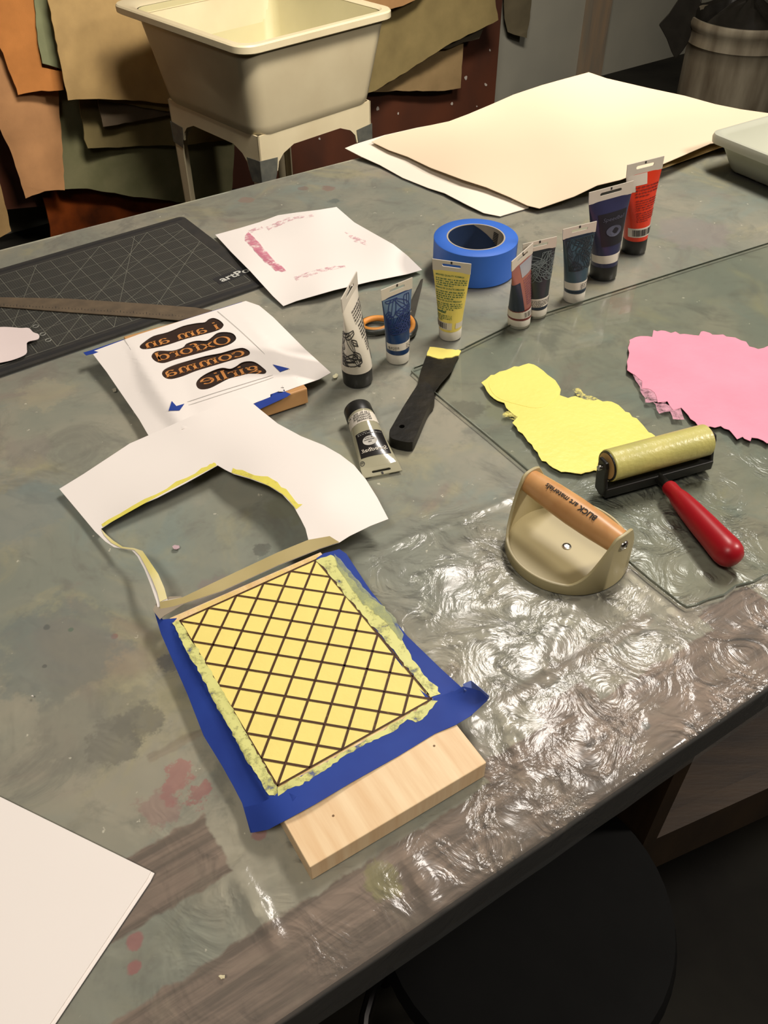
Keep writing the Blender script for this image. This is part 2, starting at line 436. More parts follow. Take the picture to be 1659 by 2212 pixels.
# shelf frame under the table on the near right
sa = PN1 + dn * 0.52 + nn * 0.06
q0 = Wz(1372, 1872, 0.52); q1 = Wz(1659, 1740, 0.52); sdir = (q1 - q0).normalized(); sn = Vector((-sdir.y, sdir.x, 0))
m_tw2 = wood('shelf_wood', (58, 42, 24), (34, 24, 14), (1, 6, 1), 6)
mk('shelf_rail', *g_box(q0 + sdir * 0.55 - Z * 0.0 + Z * 0.045, sdir * 0.55, sn * 0.010, Z * 0.045), m_tw2, table)
mk('shelf_board', *g_box(q0 + sdir * 0.55 + sn * 0.25 + Z * 0.015, sdir * 0.55, sn * 0.25, Z * 0.009), m_tw2, table)
mk('shelf_side', *g_box(q0 + sn * 0.25 + Z * 0.19 - sdir * 0.009, sdir * 0.009, sn * 0.26, Z * 0.165), m_tw2, table)

# clear plastic sheeting over the table
def plastic_material():
    mt = bpy.data.materials.new('clear_plastic_film'); mt.use_nodes = True; nt = mt.node_tree; N = nt.nodes; L = nt.links
    for n in list(N): N.remove(n)
    out = N.new('ShaderNodeOutputMaterial'); geo = N.new('ShaderNodeNewGeometry')
    tr = N.new('ShaderNodeBsdfTransparent'); tr.inputs[0].default_value = (0.97, 0.97, 0.96, 1)
    df_ = N.new('ShaderNodeBsdfDiffuse'); df_.inputs[0].default_value = (0.75, 0.76, 0.72, 1)
    gl = N.new('ShaderNodeBsdfGlossy'); gl.inputs['Roughness'].default_value = 0.2; gl.inputs[0].default_value = (1, 1, 1, 1)
    n1 = N.new('ShaderNodeTexNoise'); n1.inputs['Scale'].default_value = 22; n1.inputs['Detail'].default_value = 5; n1.inputs['Distortion'].default_value = 1.5
    n2 = N.new('ShaderNodeTexVoronoi'); n2.inputs['Scale'].default_value = 26; n2.feature = 'SMOOTH_F1'
    nd = N.new('ShaderNodeVectorMath'); nd.operation = 'MULTIPLY_ADD'; nd.inputs[1].default_value = (0.05, 0.05, 0.05)
    L.new(n1.outputs['Color'], nd.inputs[0]); L.new(geo.outputs['Position'], nd.inputs[2])
    L.new(geo.outputs['Position'], n1.inputs[0]); L.new(nd.outputs[0], n2.inputs[0])
    ad = N.new('ShaderNodeMath'); ad.operation = 'ADD'; L.new(n1.outputs['Fac'], ad.inputs[0]); L.new(n2.outputs['Distance'], ad.inputs[1])
    at = N.new('ShaderNodeAttribute'); at.attribute_name = 'crinkle'
    ml = N.new('ShaderNodeMath'); ml.operation = 'MULTIPLY'; L.new(ad.outputs[0], ml.inputs[0]); L.new(at.outputs['Fac'], ml.inputs[1])
    bp = N.new('ShaderNodeBump'); bp.inputs['Strength'].default_value = 0.9; bp.inputs['Distance'].default_value = 0.0042
    L.new(ml.outputs[0], bp.inputs['Height']); L.new(bp.outputs[0], gl.inputs['Normal'])
    fr = N.new('ShaderNodeFresnel'); fr.inputs[0].default_value = 1.5; L.new(bp.outputs[0], fr.inputs['Normal'])
    mx = N.new('ShaderNodeMixShader'); mx.inputs[0].default_value = 0.07; L.new(tr.outputs[0], mx.inputs[1]); L.new(df_.outputs[0], mx.inputs[2])
    mx2 = N.new('ShaderNodeMixShader'); L.new(fr.outputs[0], mx2.inputs[0]); L.new(mx.outputs[0], mx2.inputs[1]); L.new(gl.outputs[0], mx2.inputs[2])
    L.new(mx2.outputs[0], out.inputs[0]); return mt
m_plastic = plastic_material()
def noise_grid(n, m_, cells, rng):
    gx, gy = int(n / cells) + 2, int(m_ / cells) + 2; g = rng.random((gy, gx))
    y = np.arange(m_) / cells; x = np.arange(n) / cells; yi = y.astype(int); xi = x.astype(int); fy = y - yi; fx = x - xi
    fy = (fy * fy * (3 - 2 * fy))[:, None]; fx = (fx * fx * (3 - 2 * fx))[None]
    a = g[yi][:, xi]; b_ = g[yi][:, xi + 1]; c = g[yi + 1][:, xi]; d = g[yi + 1][:, xi + 1]
    return (a * (1 - fx) + b_ * fx) * (1 - fy) + (c * (1 - fx) + d * fx) * fy
CREASES = [([(790, 1210), (880, 1165), (1000, 1122), (1110, 1076), (1290, 1120), (1430, 1102)], .0016), ([(700, 945), (780, 918), (880, 882)], .0012),
    ([(1480, 1130), (1560, 1190), (1659, 1262)], .0014), ([(0, 1060), (130, 1010), (230, 965)], .0007), ([(520, 1890), (560, 1960), (600, 2030)], .0016), ([(1085, 1545), (1110, 1600), (1130, 1670)], .0018),
    ([(880, 1850), (910, 1900), (940, 1960)], .0014), ([(1010, 1560), (1180, 1470), (1400, 1345), (1560, 1270)], .0014), ([(930, 1390), (1040, 1370), (1130, 1350), (1240, 1335)], .0016), ([(240, 800), (360, 960)], .0005), ([(1300, 1180), (1180, 1440)], .0012)]
def make_plastic():
    rng = np.random.default_rng(5); stp = 0.004
    s0 = -0.95; s1 = (CNR - PN1).dot(dn); dmax = 1.28
    n = int((s1 - s0) / stp); m_ = int((dmax + 0.045) / stp)
    hh = np.zeros((m_, n))
    for c, a in ((44, 1.0), (22, 0.7), (10, 0.25)):
        q = noise_grid(n, m_, c, rng); hh += a * (1 - np.abs(2 * q - 1) ** 0.7)      # ridges
    hh = hh / hh.max()
    verts = np.zeros((m_ * n, 3)); cr = np.zeros(m_ * n)
    k = 0
    # creases run along the table
    for j in range(m_):
        d = j * stp - 0.045
        for i in range(n):
            s = s0 + i * stp
            if d < 0:   # hangs down over the front edge
                p = PN1 + dn * s - nn * (0.0015 + 0.002 * hh[j, i]); z = TZ + d
            else:
                p = PN1 + dn * s + nn * d; z = TZ
            # crinkled near the front right, taut elsewhere
            m1 = math.exp(-((s - 0.42) / 0.30) ** 2 - ((d - 0.14) / 0.15) ** 2) + math.exp(-((s - 0.2) / 0.3) ** 2 - ((d - 0.02) / 0.05) ** 2) * 0.8 + 0.5 * math.exp(-((s + 0.05) / 0.05) ** 2 - ((d - 0.1) / 0.04) ** 2) + 0.7 * math.exp(-((s - 0.25) / 0.14) ** 2 - ((d - 0.25) / 0.07) ** 2)
            m1 = min(m1, 1.0); cr[k] = 0.09 + m1
            if d >= 0: z += 0.0003 + 0.0035 * m1 * hh[j, i] * min(1, d / 0.03 + 0.2)
            verts[k] = (p.x, p.y, z); k += 1
    for pts_, amp in CREASES:
        for (xa, ya), (xb, yb) in zip(pts_[:-1], pts_[1:]):
            a3, b3 = W(xa, ya), W(xb, yb); A2 = np.array([a3.x, a3.y]); D2 = np.array([b3.x, b3.y]) - A2
            t_ = np.clip(((verts[:, :2] - A2) @ D2) / (D2 @ D2), 0, 1); dd_ = np.linalg.norm(verts[:, :2] - A2 - t_[:, None] * D2, axis=1)
            verts[:, 2] += np.where(verts[:, 2] > TZ, amp * np.clip(1 - dd_ / .007, 0, 1) * (1 + .3 * np.sin(t_ * 40)), 0)
    idx = np.arange(m_ * n).reshape(m_, n)
    # keep quads inside the table outline
    far_n = Vector((-df.y, df.x, 0)); right_n = Vector((-dr.y, dr.x, 0))
    q = verts.reshape(m_, n, 3)[:-1, :-1]
    inside = ((q[..., 0] - PF1.x) * far_n.x + (q[..., 1] - PF1.y) * far_n.y < -0.006) & (((q[..., 0] - CFR.x) * right_n.x + (q[..., 1] - CFR.y) * right_n.y) * (1 if right_n.dot(CNL - CFR) > 0 else -1) > 0.004)
    a = idx[:-1, :-1][inside]; b_ = idx[:-1, 1:][inside]; c = idx[1:, 1:][inside]; d = idx[1:, :-1][inside]
    faces = np.stack([a, b_, c, d], 1)
    used = np.unique(faces); remap = -np.ones(m_ * n, int); remap[used] = np.arange(len(used)); faces = remap[faces]; verts = verts[used]; cr = cr[used]
    org = Vector((float(verts[:, 0].mean()), float(verts[:, 1].mean()), TZ)); verts = verts - np.array(org)
    me = bpy.data.meshes.new('plastic_sheet'); me.vertices.add(len(verts)); me.vertices.foreach_set('co', verts.ravel())
    me.loops.add(len(faces) * 4); me.loops.foreach_set('vertex_index', faces.ravel().astype(np.int32))
    me.polygons.add(len(faces)); me.polygons.foreach_set('loop_start', np.arange(0, len(faces) * 4, 4, dtype=np.int32))
    me.update(calc_edges=True); me.validate()
    at = me.attributes.new('crinkle', 'FLOAT', 'POINT'); at.data.foreach_set('value', cr)
    me.polygons.foreach_set('use_smooth', np.ones(len(faces), bool)); me.materials.append(m_plastic)
    o = bpy.data.objects.new('plastic_sheet', me); COL.objects.link(o); o.location = org
    props(o, 'clear crinkled plastic sheeting covering the whole work table', 'plastic sheet')
make_plastic()

# ------------------------------------------------------------------ background: cabinet, cloths
CAB = 0.20
m_cab = pm('reddish_brown_board', (88, 48, 30), rough=0.5, scale=5, col2=(54, 34, 26), stretch=(1, 1, 0.5), thr=(0.3, 0.75))
pr = wall_pt(1076, 120, CAB); pl = wall_pt(-260, 120, CAB)
cm = (pr + pl) / 2; cab = root('board_rack', (cm.x, cm.y, 0), 'tall reddish brown wooden board cabinet behind the sink and hanging felts', 'cabinet')
L_ = (pr - pl).length / 2; wcab = (pr - pl).normalized()
mk('front_panel', *g_box(Vector((cm.x, cm.y, 1.0)) - wn * 0.01, wcab * L_, wn * 0.01, Z * 1.0), m_cab, cab)
mk('body', *g_box(Vector((cm.x, cm.y, 1.0)) - wn * 0.105, wcab * (L_ - 0.01), wn * 0.085, Z * 0.99), m_cab, cab)
m_chip = pm('paint_splash', (168, 160, 150), var=0.1)
sp = []
for (x, y, r) in ((1058, 108, 4), (1049, 183, 6), (1006, 168, 7), (976, 224, 5), (816, 234, 7), (1026, 50, 3), (860, 245, 4), (690, 300, 4), (1030, 230, 3)):
    c = wall_pt(x, y, CAB + 0.0015); ang = [random.Random(x + i).uniform(0.5, 1.0) for i in range(9)]
    pts = [c + (wcab * math.cos(i * 2 * math.pi / 9) + Z * math.sin(i * 2 * math.pi / 9)) * r * ang[i] * 0.0017 for i in range(9)]
    sp.append(g_slab(pts, wn * 0.0008))
for q_ in sp: mk('paint_splash', *q_, m_chip, cab)

def felt(name, outline, off, col, label, cat='cloth', col2=None, wave=0.012, seed=1, group='felts hanging behind the sink', thick=0.004, step=26, rough=0.95, edge=1.2, plane=None, bump=0.25):
    R = random.Random(seed); ph = R.uniform(0, 6); k = R.uniform(7, 12)
    v, f = cut_poly(jag(outline, edge, 14, seed), (), step); vs = []
    for a_, b_ in v:
        p = V(a_, b_, F1 + wn * off, wn); s = p.dot(wd_)
        w_ = math.sin(s * k + ph) + 0.5 * math.sin(s * k * 2.3 + p.z * 5 + ph * 2)
        vs.append(V(a_, b_, F1 + wn * (off + wave * w_), wn))
    mt = pm('felt_' + str(seed), col, rough=rough, scale=9, col2=col2 or tuple(int(c * 0.86) for c in col), bump=bump, bscale=300, spec=0.1)
    o = mk(name, vs, f, mt, None, smooth=True, thick=thick, off=0.0)
    return props(o, label, cat, group)
D0 = CAB + 0.03
felt('hanging_leather', [(75, 380), (300, 380), (500, 400), (500, 600), (110, 600), (108, 490), (95, 440)], D0, (122, 58, 22), 'dark orange-brown hide hanging lowest on the left, below the green felt', 'hide', (58, 28, 14), seed=21, rough=0.45, wave=0.02, group=None)
felt('hanging_felt', [(102, 150), (515, 190), (508, 300), (498, 450), (400, 438), (290, 425), (190, 408), (136, 409), (120, 340), (110, 270)], D0 + 0.05, (136, 132, 98), 'large sage green felt hanging lowest behind the sink legs', seed=22, wave=0.016, col2=(112, 112, 80))
felt('hanging_felt', [(-60, -60), (110, -60), (140, 410), (97, 412), (55, 428), (30, 345), (0, 278), (-60, 180)], D0 + 0.09, (204, 152, 104), 'long peach coloured felt at the far left edge, reaching lowest of the peach ones', seed=23, wave=0.012)
felt('hanging_felt', [(165, 170), (400, 170), (520, 190), (520, 300), (400, 312), (300, 315), (190, 320), (182, 300), (172, 230)], D0 + 0.10, (138, 124, 84), 'olive brown felt, square cornered, in the middle of the stack left of the sink', seed=24, wave=0.01)
felt('hanging_felt', [(205, 180), (385, 180), (385, 245), (300, 260), (222, 274), (215, 240)], D0 + 0.13, (112, 98, 80), 'small dark grey-brown felt peeping out below the big tan felt', seed=25, wave=0.006)
felt('hanging_felt', [(215, 180), (385, 180), (384, 243), (330, 236), (290, 228), (215, 217)], D0 + 0.145, (134, 116, 74), 'narrow olive felt edge just under the big tan felt', seed=34, wave=0.004)
felt('hanging_felt', [(66, -60), (112, -60), (120, 60), (131, 148), (90, 137), (83, 100)], D0 + 0.155, (142, 146, 110), 'narrow sage green felt between the orange and the tan felts', seed=26, wave=0.004)
felt('hanging_felt', [(-60, -60), (78, -60), (75, 0), (80, 60), (83, 115), (90, 146), (133, 155), (139, 195), (90, 197), (40, 205), (25, 165), (0, 100), (-60, 60)], D0 + 0.14, (214, 142, 78), 'orange felt hanging at the upper left corner with a frayed edge', seed=27, wave=0.008, edge=1.6)
felt('hanging_felt', [(103, -60), (300, -60), (405, -60), (420, 225), (360, 224), (300, 217), (200, 213), (147, 216), (131, 140), (118, 70), (104, 0)], D0 + 0.19, (198, 166, 112), 'large tan felt hanging in front just left of the sink', seed=28, wave=0.01)
felt('hanging_felt', [(780, 60), (1000, 80), (995, 190), (940, 197), (870, 195), (760, 200)], D0 + 0.03, (150, 126, 88), 'light brown felt with a square lower corner, right of the sink', seed=29, wave=0.006)
felt('hanging_felt', [(940, 60), (1044, 60), (1034, 82), (1000, 92), (968, 104), (940, 106)], D0 + 0.06, (92, 84, 68), 'small dark felt scrap between the two felts right of the sink', seed=30, wave=0.003)
felt('hanging_felt', [(700, -60), (1060, -60), (1068, 0), (1076, 43), (1010, 75), (960, 100), (900, 140), (850, 170), (810, 197), (700, 215)], D0 + 0.10, (140, 124, 82), 'wide olive felt with a slanting lower edge, right of the sink', seed=31, wave=0.014)
felt('hanging_felt', [(780, -60), (950, -60), (905, -4), (870, 12), (820, 28), (780, 30)], D0 + 0.15, (172, 132, 88), 'peach brown felt corner at the top behind the sink rim', seed=32, wave=0.004)
felt('hanging_felt', [(-60, 300), (-10, 330), (0, 395), (25, 500), (0, 512), (-60, 540)], D0 + 0.25, (168, 138, 92), 'beige felt at the left picture edge just above the table edge', seed=33, wave=0.006)
felt('hanging_rag', [(1085, -60), (1150, -60), (1146, 40), (1137, 83), (1110, 75), (1096, 68), (1090, 40)], 0.05, (96, 88, 68), 'small grey rag hanging on the grey wall beside the brown cabinet', 'rag', seed=35, wave=0.012, group=None)

# ------------------------------------------------------------------ utility sink
RZ = 0.86
FC = Wz(524, 105, RZ)
e1 = Vector((math.cos(math.radians(43.2)), math.sin(math.radians(43.2)), 0)); e2 = Vector((-e1.y, e1.x, 0)); LX, LY = 0.57, 0.68
sink = root('utility_sink', (FC + e1 * LX / 2 + e2 * LY / 2) * 1.0 - Z * RZ, 'off-white plastic laundry sink standing on legs behind the table', 'sink')
m_sink = pm('offwhite_plastic', (212, 200, 166), rough=0.38, scale=6, col2=(198, 184, 150), thr=(0.3, 0.75))
m_sinkin = pm('yellowed_basin', (196, 188, 146), rough=0.35, scale=4, col2=(180, 172, 132))
def rrect(a_, b_, r, z, deck=0.0, n=6):
    pts = []
    x0, x1, y0, y1 = a_, LX - a_, b_, LY - b_ - deck
    for cx_, cy_, a0 in ((x1 - r, y1 - r, 0), (x0 + r, y1 - r, 90), (x0 + r, y0 + r, 180), (x1 - r, y0 + r, 270)):
        for k in range(n + 1):
            t = math.radians(a0 + 90 * k / n); p = FC + e1 * (cx_ + r * math.cos(t)) + e2 * (cy_ + r * math.sin(t)); pts.append(Vector((p.x, p.y, z)))
    return pts
DK = 0.085
rim = [rrect(.020, .020, .05, RZ - .022, DK), rrect(0.006, 0.006, .05, RZ - 0.024), rrect(0, 0, .055, RZ - 0.02), rrect(0, 0, .055, RZ - 0.004), rrect(0.004, 0.004, .05, RZ), rrect(0.022, 0.022, .045, RZ, DK * .6), rrect(0.028, 0.028, .04, RZ - 0.006, DK * .7)]
mk('rim', *g_loft(rim, False, False), m_sink, sink, smooth=True)
outer = [rrect(0.018, 0.018, .05, RZ - 0.02, DK), rrect(0.052, 0.052, .05, 0.63, DK), rrect(0.056, 0.056, .05, 0.61, DK), rrect(0.068, 0.068, .045, 0.59, DK), rrect(0.08, 0.08, .04, 0.588, DK)]
mk('basin_body', *g_loft(outer, False, True), m_sink, sink, smooth=True)
inner = [rrect(0.027, 0.027, .04, RZ - 0.005, DK * .8), rrect(0.060, 0.060, .045, 0.64, DK * .95), rrect(0.08, 0.08, .04, 0.61, DK * .9)]
mk('basin_inside', *g_loft(inner, False, True), m_sinkin, sink, smooth=True)
IN = 0.062; SXL, SYL = LX - 2 * IN, LY - 2 * IN - DK
def side(o, d, L, nrm, pieces):
    out = []
    for poly in pieces(L): out.append(g_slab([o + d * s + Z * (z - o.z) for s, z in poly], nrm * 0.005))
    return out
o00 = FC + e1 * IN + e2 * IN; o10 = o00 + e1 * SXL; o01 = o00 + e2 * SYL; o11 = o10 + e2 * SYL
sk = lambda L: [[(0, .604), (L, .604), (L, .49), (L - .062, .49), (L - .068, .515), (L - .088, .535), (L - .13, .552), (.13, .552), (.088, .535), (.068, .515), (.062, .49), (0, .49)]]
skv = []
for o_, d_, l_, n_ in ((o00, e1, SXL, e2), (o01, e1, SXL, -e2), (o00, e2, SYL, e1), (o10, e2, SYL, -e1)): skv += side(o_, d_, l_, n_, sk)
mk('skirt', *join(skv), m_sink, sink)
legp = [(0, .50), (.052, .50), (.042, .45), (.034, 0.0), (0, 0.0)]
tpp = [(-.001, .535), (.066, .530), (.060, .49), (.050, .462), (-.001, .47)]
m_duct = pm('duct_tape', (98, 98, 88), rough=0.45, scale=40, col2=(74, 76, 72), bump=0.3, bscale=90)
for o_, d1, d2 in ((o00, e1, e2), (o10, -e1, e2), (o01, e1, -e2), (o11, -e1, -e2)):
    q = join([g_slab([o_ + d1 * s + Z * (z - o_.z) for s, z in legp], d2 * 0.005), g_slab([o_ + d2 * s + Z * (z - o_.z) for s, z in legp], d1 * 0.005)])
    lg = mk('leg', *q, m_sink, sink)
    if o_ is not o11:
        o2 = o_ - d1 * 0.0025 - d2 * 0.0025
        q = join([g_slab([o2 + d1 * s + Z * (z - o_.z) for s, z in tpp], d2 * 0.0015), g_slab([o2 + d2 * s + Z * (z - o_.z) for s, z in tpp], d1 * 0.0015)])
        mk('duct_tape', *q, m_duct, lg)['label'] = 'grey duct tape wrapped around the top of the leg'
mk('drain', *g_lathe((o00 + o11) / 2 - Z * ((o00.z) - 0.43), Z, [(.02, 0), (.02, .15), (.035, .155), (.035, .160)], 24), pm('dull_steel', (150, 148, 140), rough=0.35, metal=1), sink, smooth=True)

# ------------------------------------------------------------------ trash can
cz = 0.64; lp = Wz(1503, 40, cz); rC = 0.205; cc = lp + Vector((rC * 0.985, 0.03, 0)); cc.z = 0
can = root('trash_can', cc, 'round galvanised metal trash can with black bag behind the paper stack', 'trash can')
m_galv = pm('dirty_galvanised', (146, 138, 118), rough=0.4, scale=5, metal=0.35, col2=(92, 82, 66), stretch=(3, 3, 0.6), bump=0.1)
prof = [(rC * 0.90, 0.0), (rC * 0.92, 0.02), (rC * 0.955, 0.5), (rC * 0.96, 0.545), (rC * 1.0, 0.555), (rC * 0.985, 0.575), (rC * 0.985, 0.60), (rC * 1.02, 0.61), (rC * 1.03, 0.625), (rC * 1.01, cz), (rC * 0.97, cz), (rC * 0.96, 0.6), (rC * 0.88, 0.03)]
mk('body', *g_lathe(cc, Z, prof, 72), m_galv, can, smooth=True)
m_bag = pm('black_bin_bag', (26, 24, 20), rough=0.3, var=0.2, bump=0.6, bscale=22, spec=0.5)
bag = root('bin_bag', cc + Z * 0.3, 'black plastic bin bag hanging over the left side of the metal trash can', 'bag')
rg = []
for r_, z_ in ((0.15, 0.45), (0.186, cz - 0.03), (0.196, cz + 0.004), (0.215, cz + 0.012), (0.218, cz - 0.02)):
    ring = []
    for i in range(60):
        t = 2 * math.pi * i / 60; w_ = 1 + 0.02 * math.sin(9 * t) + 0.012 * math.sin(17 * t + 1)
        front = 1 if math.sin(t) < 0.15 else 0                       # the front of the rim stays bare
        zz = z_ - (0.035 if front and z_ > cz - 0.025 else 0); rr = r_ * w_ if not (front and r_ > 0.19) else 0.188
        ring.append(cc + Vector((rr * math.cos(t), rr * math.sin(t), zz + 0.008 * math.sin(5 * t))))
    rg.append(ring)
mk('liner', *g_loft(rg, True, False), m_bag, bag, smooth=True)
hump = [[cc + Vector(((0.172 - 0.05 * k) * math.cos(t) + 0.01, (0.172 - 0.05 * k) * math.sin(t) + 0.02, cz - 0.05 + 0.035 * k + 0.015 * math.sin(4 * t + k))) for t in [2 * math.pi * i / 30 for i in range(30)]] for k in (0, 1, 2, 3)]
mk('filling', *g_loft(hump, True, True), m_bag, bag, smooth=True)
fo = cc + Vector((-rC - 0.03, 0.0, 0)); fn_ = (fo - CAMP); fn_.z = 0; fn_.normalize()
fp = [V(x, y, Vector((fo.x, fo.y, 0)), fn_) for x, y in ((1503, -30), (1516, 5), (1505, 25), (1500, 50), (1496, 78), (1487, 92), (1475, 110), (1459, 129), (1450, 112), (1440, 85), (1432, 70), (1423, 54), (1445, 30), (1465, 0), (1480, -30))]
mk('overhang', *g_slab(fp, fn_ * 0.02), m_bag, bag, bev=0.003)

# ------------------------------------------------------------------ under the table: stool
st = root('stool', Vector((0.27, 0.10, 0)), 'dark round padded stool pushed under the near edge of the table', 'stool')
m_blk = pm('black_vinyl', (9, 9, 8), rough=0.8, var=0.2, spec=0.15); m_bm = pm('black_metal', (24, 22, 20), rough=0.4, metal=0.6)
sc_ = Wz(1130, 1985, 0.62); sc_.z = 0; st.location = sc_
mk('seat', *g_lathe(sc_ + Z * 0.60, Z, [(.125, 0), (.142, .008), (.148, .03), (.142, .05), (.115, .058), (0.01, .06)], 48), m_blk, st, smooth=True)
for k in range(4):
    t = math.radians(45 + 90 * k); dd = Vector((math.cos(t), math.sin(t), 0))
    mk('leg', *g_tube([sc_ + dd * 0.20, sc_ + dd * 0.12 + Z * 0.6], 0.011), m_bm, st, smooth=True)
mk('foot_ring', *g_tube([sc_ + Vector((.172 * math.cos(i * math.pi / 16), .172 * math.sin(i * math.pi / 16), .2)) for i in range(32)], .008, 8, True), m_bm, st, smooth=True)

# ------------------------------------------------------------------ glass plate and ink
def glass_material(name, tint, rough=0.03):
    mt = bpy.data.materials.new(name); mt.use_nodes = True; nt = mt.node_tree; N = nt.nodes; L = nt.links
    for n in list(N): N.remove(n)
    out = N.new('ShaderNodeOutputMaterial'); tr = N.new('ShaderNodeBsdfTransparent')
    gl = N.new('ShaderNodeBsdfGlossy'); gl.inputs['Roughness'].default_value = rough
    no = N.new('ShaderNodeTexNoise'); no.inputs['Scale'].default_value = 9; cr = N.new('ShaderNodeValToRGB')
    cr.color_ramp.elements[0].color = tuple(x * 0.96 for x in tint[:3]) + (1,); cr.color_ramp.elements[1].color = tint; L.new(no.outputs[0], cr.inputs[0]); L.new(cr.outputs[0], tr.inputs[0])
    fr = N.new('ShaderNodeFresnel'); fr.inputs[0].default_value = 1.45
    mx = N.new('ShaderNodeMixShader'); L.new(fr.outputs[0], mx.inputs[0]); L.new(tr.outputs[0], mx.inputs[1]); L.new(gl.outputs[0], mx.inputs[2]); L.new(mx.outputs[0], out.inputs[0]); return mt
m_glass = glass_material('clear_glass', (0.93, 0.96, 0.94, 1))
m_gedge = pm('ground_glass_edge', (112, 118, 106), rough=0.2, scale=60, col2=(146, 150, 136))
GO = [(888, 800), (893, 793), (915, 785), (1001, 751), (1116, 694), (1460, 586), (1659, 524), (1800, 480), (1950, 700), (1900, 1150), (1659, 1240), (1630, 1256), (1590, 1266), (1565, 1285), (1530, 1295), (1505, 1306), (1485, 1310), (1468, 1300), (1450, 1285), (1405, 1250), (1352, 1205), (1135, 1010), (1050, 938), (940, 848)]
gz = 0.0012
gl_ = root('glass_plate', W(1300, 900, gz), 'large clear glass inking plate with a chipped near corner, lying on the table', 'glass plate')
gt = [W(x, y, gz + 0.003) for x, y in GO]
tri = tessellate_polygon([gt])
mk('pane', gt, [tuple(t) for t in tri], m_glass, gl_, fix=True)
n_ = len(gt); ev = gt + [p - Z * 0.003 for p in gt]
inn = []
cen = W(1350, 900, gz + 0.003)
for p in gt: inn.append(p + (cen - p).normalized() * 0.0016)
mk('edge', gt + [p - Z * 0.003 for p in gt] + inn, [(i, (i + 1) % n_, (i + 1) % n_ + n_, i + n_) for i in range(n_)] + [(i, (i + 1) % n_, (i + 1) % n_ + 2 * n_, i + 2 * n_) for i in range(n_)], m_gedge, gl_)
GZ = gz + 0.003
m_yel = pm('wet_yellow_ink', (250, 234, 128), rough=0.35, scale=18, col2=(240, 228, 122), bump=0.25, bscale=140, spec=0.4)
m_pink = pm('wet_pink_ink', (240, 160, 182), rough=0.4, scale=14, col2=(236, 150, 172), bump=0.2, bscale=160, spec=0.4)
Y1 = [(1041, 826), (1060, 812), (1100, 796), (1130, 787), (1152, 787), (1172, 801), (1200, 820), (1208, 832), (1211, 855), (1225, 860), (1243, 856), (1262, 861), (1310, 866), (1330, 872), (1360, 893), (1415, 944), (1400, 960), (1330, 1010), (1245, 1024), (1232, 1018), (1212, 1020), (1170, 994), (1155, 970), (1120, 930), (1108, 915), (1118, 902), (1092, 880), (1088, 871), (1066, 862), (1045, 836)]
y_ = root('yellow_ink_patch', W(1230, 920, GZ), 'rolled-out patch of pale yellow ink on the glass beside the brayer', 'ink')
mk('ink_film', *g_slab([W(a_, b_, GZ + 0.0006) for a_, b_ in jag(Y1, 2.4, 9, 3)], Vector((0, 0, -0.0005))), m_yel, y_)
m_ys = sheer('dry_yellow_ink', (238, 228, 130), 0.8, 160, (0.45, 0.6))
for q_ in ([g_slab([W(a_, b_, GZ + 0.0004) for a_, b_ in jag(P_, 2, 8, 4)], Vector((0, 0, -0.0003))) for P_ in ([(1083, 893), (1112, 885), (1130, 898), (1122, 908), (1088, 901)], [(1238, 842), (1252, 838), (1262, 850), (1292, 862), (1286, 868), (1250, 862), (1243, 852)])]): mk('dry_smear', *q_, m_ys, y_)
mk('ink_film', *g_slab([W(a_, b_, GZ + 0.00085) for a_, b_ in curve([(1060, 818), (1130, 795), (1180, 812), (1205, 850), (1170, 880), (1120, 874), (1070, 855)], 4)], Vector((0, 0, -0.0003))), m_yel, y_, smooth=False)['label'] = 'thick wet blob of yellow ink'
K1 = [(1361, 732), (1375, 727), (1408, 728), (1412, 713), (1440, 716), (1510, 724), (1512, 716), (1550, 722), (1590, 728), (1610, 738), (1620, 750), (1640, 752), (1700, 742), (1760, 800), (1760, 960), (1659, 955), (1625, 945), (1620, 952), (1602, 942), (1590, 946), (1575, 926), (1555, 920), (1532, 922), (1520, 926), (1500, 912), (1470, 880), (1455, 886), (1440, 868), (1423, 868), (1416, 846), (1388, 836), (1388, 824), (1362, 805), (1353, 800), (1356, 770)]
k_ = root('pink_ink_patch', W(1550, 830, GZ), 'large rolled-out patch of pink ink at the right edge of the glass', 'ink')
mk('ink_film', *g_slab([W(a_, b_, GZ + 0.0006) for a_, b_ in jag(K1, 2.6, 9, 8)], Vector((0, 0, -0.0005))), m_pink, k_)
m_ks = sheer('dry_pink_ink', (226, 168, 186), 0.75, 120, (0.35, 0.6))
for q_ in ([g_slab([W(a_, b_, GZ + 0.0003) for a_, b_ in jag(P_, 2, 8, 9)], Vector((0, 0, -0.0002))) for P_ in ([(1365, 805), (1430, 840), (1440, 870), (1395, 868), (1385, 845)], [(1410, 868), (1470, 880), (1478, 905), (1455, 906), (1448, 890), (1425, 892)])]): mk('dry_smear', *q_, m_ks, k_)

